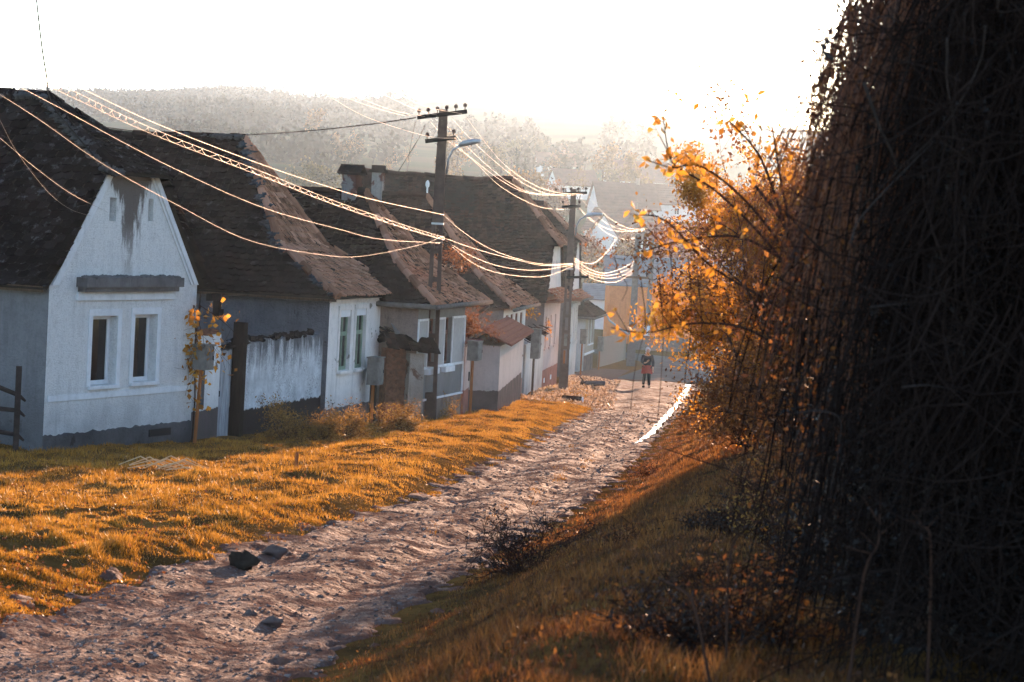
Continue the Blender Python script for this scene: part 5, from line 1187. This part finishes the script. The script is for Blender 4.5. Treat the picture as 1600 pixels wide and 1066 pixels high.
n = 2600; Yv = 19 + 60 * g.random(n) ** 1.4; Xv = np.maximum(facade_x(Yv) + .2, -.23 * Yv) ; Xv = Xv + (rl(Yv) + .3 - Xv) * g.random(n)
C = np.stack([Xv, Yv, terrain(Xv, Yv) + g.uniform(.03, .08, n)], 1); V, Fc, tt = leaves(C, .045, g.uniform(0, 1, n), 53, flat=.3, ratio=.6)
tag(arrmesh("leaf_litter", V, Fc, tt, M['leaf_rust']), "fallen brown leaves scattered over the golden verge", "leaf litter", kind='stuff')
n = 9000; Yl = g.uniform(78, 116, n); Xl = facade_x(Yl) + .1 + g.random(n) ** 1.5 * (rl(Yl) - facade_x(Yl)) * 1.15
C = np.stack([Xl, Yl, terrain(Xl, Yl) + .03], 1); V, Fc, tt = leaves(C, .11, g.uniform(0, 1, n), 12, flat=.35, ratio=.7)
tag(arrmesh("leaf_litter", V, Fc, tt, M['litter']), "fallen leaves lying before the pink house", "leaf litter", kind='stuff')

def rock(name, label, px, py, r, seed, mat_='stone', tint=.2, cat="stone"):
    p = gp(px, py); m = MB(); m.blob((0, 0, r[2] * .45), r, seed, tint, 14, 9, .55); o = m.build(name, M[mat_], None, True); o.location = (p[0], p[1], p[2] - .01); return tag(o, label, cat)
M['clod'] = simple("dark_earth", (.03, .022, .018), (.05, .04, .03), 8, .95, bscale=20, bstr=.8)
rock("earth_clod", "black lumpy clod of earth at the left edge of the road", 380, 884, (.15, .11, .10), 4, 'clod', cat="clod")
rock("stone", "grey stone at the grass edge just beyond the black clod", 430, 866, (.12, .09, .07), 5)
rock("stone", "rounded brown stone in the road nearer the camera, left of its pair", 390, 966, (.065, .05, .05), 6)
rock("stone", "long grey stone lying right of the rounded brown one in the road", 426, 974, (.085, .05, .045), 7, tint=.35)
rock("stone", "small stone on the road edge right of the grey one by the clod", 478, 872, (.055, .045, .04), 8)
p = gp(462, 732); m = MB(); m.tube([(0, 0, -.1), (.01, 0, .28)], [.035, .032], 8); o = m.build("wooden_peg", M['rust_wood']); o.location = p; tag(o, "short wooden peg stuck in the golden grass", "peg")
p = gp(925, 607); m = MB(); m.tube([(-.45, -.1, .1), (.5, .3, .14)], [.12, .1], 9); o = m.build("log", M['pier_white'], None, True); o.location = p; tag(o, "pale cut log lying by the dirt track beyond the second pole", "log")
p = gp(893, 627); m = MB(); m.tube([(-.3, 0, .12), (.35, -.2, .12)], [.13, .12], 10); o = m.build("log", M['bark'], None, True); o.location = p; e = MB(); e.tube([(.35, -.2, .12), (.365, -.205, .12)], [.118, .118], 10); e.build("cut_end", M['white_paint'], o); tag(o, "dark log with a bright cut end below the second pole", "log")
p = gp(908, 606); m = MB(); m.tube([(0, 0, 0), (.05, 0, .3), (-.1, .05, .45)], [.05, .04, .02], 6); m.tube([(0, 0, .1), (.2, 0, .25)], [.035, .015], 5); o = m.build("stump", M['bark'], None, True); o.location = p; tag(o, "small forked stump beside the pale log", "stump")
p = gp(225, 735); m = MB()
for i in range(13): a = rs.uniform(-.5, .5); x = rs.uniform(-.5, .4); y = rs.uniform(-.3, .3); m.tube([(x, y, .04), (x + .4 * math.cos(a), y + .4 * math.sin(a), .10 + rs.random() * .14), (x + .8 * math.cos(a), y + .8 * math.sin(a), .04)], [.008, .012, .005], 5, rs.random())
M['straw'] = simple('pale_straw', (.62, .46, .28), (.45, .32, .18), 9, .9)
o = m.build("brushwood", M['straw']); o.location = p; tag(o, "small heap of pale brushwood on the grass before the white gable", "brushwood")

# ------------------------------------------------------------------ the walking person
def skin_obj(name, verts, edges, radii, mat_, parent, sub=2):
    me = bpy.data.meshes.new(name); me.from_pydata(verts, edges, []); o = link(name, me, parent); me.materials.append(mat_)
    md = o.modifiers.new("skin", 'SKIN'); md.use_smooth_shade = True
    for i, r in enumerate(radii): me.skin_vertices[0].data[i].radius = (r, r) if not isinstance(r, tuple) else r
    me.skin_vertices[0].data[0].use_root = True
    s = o.modifiers.new("sub", 'SUBSURF'); s.levels = sub; s.render_levels = sub; return o
for nm, c in (('skin', (.42, .24, .17)), ('jacket', (.018, .018, .024)), ('skirt', (.30, .035, .03)), ('trousers', (.012, .012, .015)), ('scarf', (.55, .50, .50)), ('shoe', (.02, .016, .014))): M[nm] = simple("cloth_" + nm, c, tuple(q * .7 for q in c), 14, .85, bscale=40, bstr=.3)
p = gp(1009, 607); t = thing("person", "person in dark jacket, red skirt over black trousers and pale headscarf on the road", "person", p, math.radians(8)); t.scale = (1.04, 1.04, 1.04)
# facing -y (toward the camera), mid-stride
bv = [(0, 0, .92), (0, 0, 1.08), (0, -.01, 1.25), (0, -.01, 1.40), (0, -.02, 1.47), (0, -.03, 1.56), (0, -.035, 1.64),
      (-.17, 0, 1.36), (-.23, -.02, 1.12), (-.13, -.17, 1.08), (-.05, -.21, 1.13),
      (.17, 0, 1.36), (.25, .03, 1.10), (.24, -.10, .90), (.235, -.15, .82),
      (-.09, 0, .86), (-.10, -.05, .50), (-.10, .10, .12), (-.10, .02, .04), (.09, 0, .86), (.095, -.08, .48), (.10, -.16, .08), (.10, -.27, .03)]
be = [(0, 1), (1, 2), (2, 3), (3, 4), (4, 5), (5, 6), (3, 7), (7, 8), (8, 9), (9, 10), (3, 11), (11, 12), (12, 13), (13, 14), (0, 15), (15, 16), (16, 17), (17, 18), (0, 19), (19, 20), (20, 21), (21, 22)]
br = [.14, .13, .14, .13, .05, .075, .085, .065, .05, .038, .03, .065, .05, .038, .03, .085, .058, .04, .04, .085, .058, .04, .035]
skin_obj("body", bv, be, br, M['skin'], t)
jv = [(0, 0, .90), (0, 0, 1.08), (0, -.01, 1.25), (0, -.01, 1.41), (-.18, 0, 1.37), (-.24, -.02, 1.12), (-.145, -.16, 1.09), (.18, 0, 1.37), (.26, .03, 1.10), (.245, -.10, .91)]
skin_obj("jacket", jv, [(0, 1), (1, 2), (2, 3), (3, 4), (4, 5), (5, 6), (3, 7), (7, 8), (8, 9)], [(.18, .15), (.17, .15), (.18, .16), (.14, .13), .085, .07, .055, .085, .07, .055], M['jacket'], t)
m = MB(); n = 20; rows = [(.98, .19, .15), (.85, .21, .17), (.72, .23, .20), (.64, .245, .22)]; vs = []
for z, a, b in rows:
    for j in range(n): an = 2 * math.pi * j / n; k_ = 1 + .05 * math.sin(an * 6) * (1 - z); vs.append((a * k_ * math.cos(an), -.02 + b * k_ * math.sin(an), z + .015 * math.sin(an * 3)))
m.add(vs, [(i * n + j, i * n + (j + 1) % n, (i + 1) * n + (j + 1) % n, (i + 1) * n + j) for i in range(3) for j in range(n)]); m.build("skirt", M['skirt'], t, True)
tv = [(0, 0, .90), (-.09, 0, .84), (-.10, -.05, .50), (-.10, .10, .14), (.09, 0, .84), (.095, -.08, .48), (.10, -.155, .10)]
skin_obj("trousers", tv, [(0, 1), (1, 2), (2, 3), (0, 4), (4, 5), (5, 6)], [.15, .10, .075, .06, .10, .075, .06], M['trousers'], t)
m = MB(); m.blob((-.10, .04, .055), (.055, .13, .06), 2, rough=.05, nu=12, nv=8); m.blob((.10, -.22, .05), (.055, .13, .055), 3, rough=.05, nu=12, nv=8); m.build("shoes", M['shoe'], t, True)
m = MB(); m.blob((0, -.01, 1.635), (.108, .115, .125), 5, rough=.06, nu=14, nv=10); m.blob((0, .07, 1.53), (.08, .06, .1), 6, rough=.1, nu=12, nv=8); m.build("headscarf", M['scarf'], t, True)
m = MB(); m.blob((0, -.105, 1.60), (.068, .045, .085), 7, rough=.03, nu=14, nv=10); m.blob((0, -.155, 1.59), (.013, .018, .022), 8, rough=0, nu=8, nv=6)
f = m.build("face", M['skin'], t, True)
m = MB(); m.blob((-.028, -.145, 1.62), (.011, .008, .007), 1, rough=0, nu=8, nv=6); m.blob((.028, -.145, 1.62), (.011, .008, .007), 1, rough=0, nu=8, nv=6); m.blob((0, -.147, 1.555), (.024, .006, .006), 1, rough=0, nu=8, nv=6); m.build("eyes_and_mouth", M['shoe'], f)
for (c, d) in (((-.05, -.21, 1.13), (.6, -.25, .75)), ((.235, -.15, .82), (-.05, -.3, -1))):      # hands: palm joined to the wrist, four fingers and a thumb
    c = np.array(c); d = np.array(d); d = d / np.linalg.norm(d); s = np.cross(d, (0, -1, 0)); s /= np.linalg.norm(s); hv = [c - d * .02, c + d * .05]; he_ = [(0, 1)]; hr_ = [.024, .028]
    for i, L in enumerate((.062, .072, .067, .052)):
        b0 = c + d * .07 + s * (-.027 + .018 * i); k0 = len(hv); hv += [b0, b0 + d * L * .55 + np.array([0, -.01, 0]), b0 + d * L + np.array([0, -.03, 0])]; he_ += [(1, k0), (k0, k0 + 1), (k0 + 1, k0 + 2)]; hr_ += [.010, .009, .007]
    k0 = len(hv); b0 = c + d * .03 - s * .035; hv += [b0, b0 - s * .015 + d * .035]; he_ += [(1, k0), (k0, k0 + 1)]; hr_ += [.012, .009]
    skin_obj("hand", [tuple(q) for q in hv], he_, hr_, M['skin'], t, 1)

# ------------------------------------------------------------------ the far end of the village
def simple_house(name, label, px, py, Y, w, d, hw, hr_, wm, rm, ang=0.0, nwin=3, group=None, along=True):
    p = at(px, py, Y); zg = tz(p[0], p[1]); t = thing(name, label, "house" if 'barn' not in name else "barn", (p[0], p[1], zg), ang, group)
    m = MB(); m.box((-w/2, 0, -2), (w/2, d, hw))
    m.build("wall", wm, t)
    r = MB(); o = .4; n = 9
    for i in range(n):
        f0, f1 = i / n, (i + 1) / n
        for sg in (0, 1):
            ya = -o + (d / 2 + o) * f0; yb = -o + (d / 2 + o) * f1; ya2, yb2 = (ya, yb) if not sg else (d - ya, d - yb)
            za, zb = hw - .15 + (hr_ - hw + .15) * f0, hw - .15 + (hr_ - hw + .15) * f1
            q = [(-w/2 - o, ya2, za + .06), (w/2 + o, ya2, za + .06), (w/2 + o, yb2, zb + .02), (-w/2 - o, yb2, zb + .02)]
            r.prism(q if not sg else q[::-1], (0, 0, -.12), random.uniform(.35, .65))
    for sg in (-1, 1): r.poly([(sg * w/2, 0, hw - .02), (sg * w/2, d, hw - .02), (sg * w/2, d/2, hr_ - .1)] if sg > 0 else [(sg * w/2, 0, hw - .02), (sg * w/2, d/2, hr_ - .1), (sg * w/2, d, hw - .02)], mi=1)
    rf = r.build("roof", [rm, wm], t)
    m = MB(); m.box((w * .2, d * .5 - .3, hr_ - .8), (w * .2 + .6, d * .5 + .3, hr_ + .9)); m.build("chimney", M['rose_side'], rf) if 'barn' not in name else None
    for i in range(nwin):
        x = -w/2 + w * (i + .5) / nwin; window(t, x - .45, x + .45, hw * .42, hw * .8, -.05, M['pvc'], M['glass'], mull=1)
    return t
M['roof_grey'] = simple("grey_sheet_roof", (.20, .20, .21), (.14, .14, .145), 1.5, .6, .2, bscale=3, bstr=.3, stretch=(1, .3, 1))
M['roof_red'] = simple("red_tile_roof", (.24, .08, .055), (.16, .06, .045), 2, .85, bscale=8, bstr=.4)
M['roof_far'] = simple("faded_tile_roof", (.16, .09, .07), (.10, .065, .055), 1, .85, bscale=6, bstr=.4)
M['render_pale'] = simple("pale_render", (.66, .65, .64), (.55, .54, .52), 1, .9)
simple_house("orange_barn", "long barn with an orange wall and grey sheet roof at the street's bend", 1085, 535, 200, 14.6, 8, 4.95, 7.2, M['orange_wall'], M['roof_grey'], .0, 0)
simple_house("shed_barn", "low pale shed roof showing left of the orange barn", 945, 440, 232, 3.2, 6, 3.0, 4.3, M['render_pale'], M['roof_grey'], .0, 0)
simple_house("red_roofed_house", "white house with a dark red roof above the orange barn, behind the golden leaves", 1088, 420, 285, 10.5, 9, 5.2, 9.2, M['render_pale'], M['roof_red'], .05, 3)
for px, py, Y, w, hw, hr_, ang, lb in [(985, 300, 430, 11, 3.0, 7.6, .25, "hazy long roofed house on the hillside, right above the second pole"), (955, 335, 370, 9, 2.8, 6.2, -.5, "hazy gabled house just below the long roofed one on the hillside"), (1000, 247, 560, 15, 3.2, 8.0, .05, "faint broad roof high on the hazy hillside, left of the bush top"), (905, 262, 520, 9, 3.0, 6.5, .3, "small faint house among hazy trees above the second pole"), (1060, 285, 450, 12, 3.2, 7.0, -.2, "hazy house mostly hidden behind the golden bush's upper left"), (1010, 345, 350, 9, 2.8, 6.4, .6, "hazy tiled house behind the bush twigs, nearest of the hillside houses"), (870, 262, 640, 10, 3, 6.5, .1, "tiny distant house left of the hazy roofs")]:
    simple_house("hillside_house", lb, px, py, Y, w, 8, hw, hr_, M['render_pale'], M['roof_far'], ang, 3, "hazy houses on the hillside")
# grey retaining wall and hedge strip beyond the street bend
m = MB(); m.box((0, 0, -.5), (12, .3, 1.0)); m.box((0, -.05, 1.0), (12, .35, 1.1)); o = m.build("roadside_wall", M['concrete_light']); p = at(990, 541, 178); o.location = (p[0], p[1] + 9, tz(p[0], p[1] + 9)); tag(o, "low pale wall along the far side of the paved street's bend", "wall")

# ------------------------------------------------------------------ far trees
M['far_autumn'] = leafmat("far_autumn_leaves", [(0, (.07, .05, .022)), (.5, (.17, .11, .04)), (1, (.28, .17, .055))], .3, .8)
M['far_green'] = leafmat("far_olive_leaves", [(0, (.03, .035, .016)), (.5, (.075, .075, .03)), (1, (.13, .115, .045))], .3, .8)
M['far_rust'] = leafmat("far_rust_leaves", [(0, (.07, .035, .02)), (.5, (.19, .085, .04)), (1, (.30, .14, .06))], .3, .8)
M['far_wood'] = leafmat('far_woodland', [(0, (.010, .014, .009)), (.5, (.018, .022, .013)), (1, (.032, .032, .018))], .04, .9, spec=.1)
M['needle'] = leafmat("far_needles", [(0, (.015, .022, .014)), (.5, (.035, .05, .03)), (1, (.06, .075, .045))], .15, .8)
def far_tree(name, seed, H, wd, leafm, nleaf, ls, bare=False):
    rs = random.Random(seed); g = np.random.default_rng(seed); t = link(name, None); mb = MB(); tips = []
    grow(mb, (0, 0, -.5), (rs.uniform(-.1, .1), rs.uniform(-.1, .1), 1), H * .5, H * .022, 3, rs, tips, .55, .12, 4, (3, 4), .66, .02, 5)
    T = np.array([q[0] for q in tips]); s = np.array([wd / max(.1, np.abs(T[:, :2]).max()) * .5] * 2 + [H / T[:, 2].max()])
    mb.v = [tuple(np.array(v) * s) for v in mb.v]; mb.build("trunk", M['bark'], t); T = T * s
    C = T[g.integers(0, len(T), nleaf)] + g.normal(size=(nleaf, 3)) * np.array([wd * .07, wd * .07, H * .04])
    C = C[C[:, 2] > H * .12]; V, Fc, tt = leaves(C, ls, np.clip(.5 + .25 * np.sin(C[:, 0] * 2 + C[:, 2] * 1.5) + g.normal(0, .18, len(C)), 0, 1), seed, ratio=.8); arrmesh("crown", V, Fc, tt, M[leafm], t); return t
def conifer(name, seed, H):
    rs = random.Random(seed); t = link(name, None); mb = MB(); mb.tube([(0, 0, -.5), (0, 0, H)], [H * .018, .02], 6); mb.build("trunk", M['bark'], t); cr = MB(); z = H * .1
    while z < H * .985:
        R = (H - z) * .24 * rs.uniform(.75, 1.15); n = 9
        for j in range(n):
            a = 2 * math.pi * (j + rs.random() * .8) / n; q = R * rs.uniform(.6, 1.1); c, s = math.cos(a), math.sin(a); wv = q * .28
            cr.add([(0, 0, z + .25), (c * q * .6 - s * wv, s * q * .6 + c * wv, z - q * .12), (c * q, s * q, z - q * .28), (c * q * .6 + s * wv, s * q * .6 - c * wv, z - q * .12)], [(0, 1, 2), (0, 2, 3)], rs.random())
        z += H * .028
    cr.build("crown", M['needle'], t); return t
kinds = {'autumn': (far_tree("autumn_tree", 201, 10, 8, 'far_autumn', 2600, .5), "hazy yellow brown leafy tree on the slope beyond the roofs"),
         'olive': (far_tree("olive_tree", 202, 10, 9, 'far_green', 2600, .5), "hazy olive green leafy tree on the slope beyond the roofs"),
         'rust': (far_tree("rusty_tree", 203, 8, 7, 'far_rust', 2000, .45), "hazy rust coloured leafy tree on the slope beyond the roofs"),
         'bare': (far_tree("bare_tree", 204, 10, 7, 'far_autumn', 260, .3), "hazy nearly leafless tree on the slope beyond the roofs"),
         'fir': (conifer("fir_tree", 205, 13), "dark pointed fir standing in haze beyond the tall pole's lamp")}
used = {}
def put(kind, px, Y, s, dz=0):
    proto, lb = kinds[kind]; o = copy_tree(proto) if kind in used else proto; used[kind] = 1
    d = at(px, 300, Y); o.location = (d[0], d[1], tz(d[0], d[1]) - .2 + dz); o.rotation_euler = (0, 0, random.uniform(0, 6.28)); q = s * random.uniform(.9, 1.1); o.scale = (q, q, q * random.uniform(.9, 1.1))
    tag(o, lb, "tree", kind + " trees on the far slope")
rt = random.Random(55)
for px in (450, 470, 495, 515, 540, 566, 590, 612, 640, 662): put(rt.choice(['autumn', 'autumn', 'olive', 'bare']), px + rt.uniform(-8, 8), rt.uniform(330, 420), rt.uniform(.75, 1.05))
for px in (455, 500, 552, 600, 652, 705, 745): put(rt.choice(['bare', 'rust', 'autumn']), px + rt.uniform(-10, 10), rt.uniform(260, 300), rt.uniform(.6, .85))
for px, s in ((752, .85), (768, 1.0), (780, 1.05), (806, .95), (818, 1.0)): put('fir', px, 440 + rt.uniform(-15, 15), s)
for px in (735, 790, 822, 838, 842, 850, 870, 890, 715): put(rt.choice(['rust', 'rust', 'autumn', 'bare']), px + rt.uniform(-6, 6), rt.uniform(380, 440), rt.uniform(.8, 1.1))
for px in (880, 905, 925, 945, 965, 990, 1010, 1030, 1060): put(rt.choice(['bare', 'bare', 'autumn', 'rust']), px + rt.uniform(-8, 8), rt.uniform(255, 330), rt.uniform(.6, .9))
for px in (905, 935, 1000, 1045, 1090, 1140, 870): put(rt.choice(['autumn', 'rust', 'bare']), px + rt.uniform(-8, 8), rt.uniform(470, 620), rt.uniform(.8, 1.2))
for px in (640, 690, 720, 760, 800, 850, 560, 480, 610, 530): put(rt.choice(['olive', 'autumn', 'bare']), px + rt.uniform(-14, 14), rt.uniform(520, 800), rt.uniform(.8, 1.15))
for px in (540, 573, 612, 625, 640, 668, 850): put('olive', px, 1640 + rt.uniform(-30, 30), rt.uniform(.6, 1.1))

# wooded hillside: a far-off wood that reads as one mass
g = np.random.default_rng(301); CV = []; TT = []
def wood(n, x0, x1, Y0, Y1, hh, band):
    Y = g.uniform(Y0, Y1, n); px = g.uniform(x0, x1, n); X = (px - 800) / F * Y
    k_ = band(X, Y, px); X, Y = X[k_], Y[k_]; z = terrain(X, Y, False)
    for x, y, z0 in zip(X, Y, z):
        H = hh * g.uniform(.6, 1.25); m_ = 30; q = g.normal(size=(m_, 3)); q /= np.linalg.norm(q, axis=1)[:, None]; q *= g.uniform(.35, 1, (m_, 1)) ** .4
        CV.append(np.array([x, y, z0 + H * .55]) + q * np.array([H * .42, H * .42, H * .5])); TT.append(np.clip(g.normal(.45 + g.normal(0, .14), .06, m_) + .2 * q[:, 2], 0, 1))
wood(2600, -60, 480, 1300, 1740, 8.0, lambda X, Y, px: px < 430 + 60 * np.sin(Y / 90))
wood(1300, 20, 620, 960, 1330, 7.5, lambda X, Y, px: vnoise(X / 160, Y / 210, 5) > -.35)
wood(900, 250, 1000, 520, 980, 6.5, lambda X, Y, px: vnoise(X / 80, Y / 150, 6) > .2)
wood(60, 470, 720, 1560, 1680, 6, lambda X, Y, px: vnoise(X / 40, Y / 90, 8) > .3)
C = np.concatenate(CV); V, Fc, tt = leaves(C, 1.9, np.concatenate(TT), 9, flat=.35, ratio=.8)
tag(arrmesh("woodland", V, Fc, tt, M['far_wood']), "misty woodland covering the far hillside", "woodland", kind='stuff')

# ------------------------------------------------------------------ haze
m = MB(); m.box((-900, -75, -16), (900, 1850, 122)); hz = m.build("haze", bpy.data.materials.new("haze_air"))
hm = hz.data.materials[0]; hm.use_nodes = True; hn = hm.node_tree; hn.nodes.clear(); ho = hn.nodes.new("ShaderNodeOutputMaterial"); pv = hn.nodes.new("ShaderNodeVolumePrincipled")
pv.inputs['Density'].default_value = HAZE_DENSITY; pv.inputs['Anisotropy'].default_value = HAZE_ANISO; pv.inputs['Color'].default_value = (*HAZE_COLOR, 1)
hn.links.new(pv.outputs[0], ho.inputs['Volume']); tag(hz, "thin sunlit autumn haze over the valley", "haze", kind='stuff')
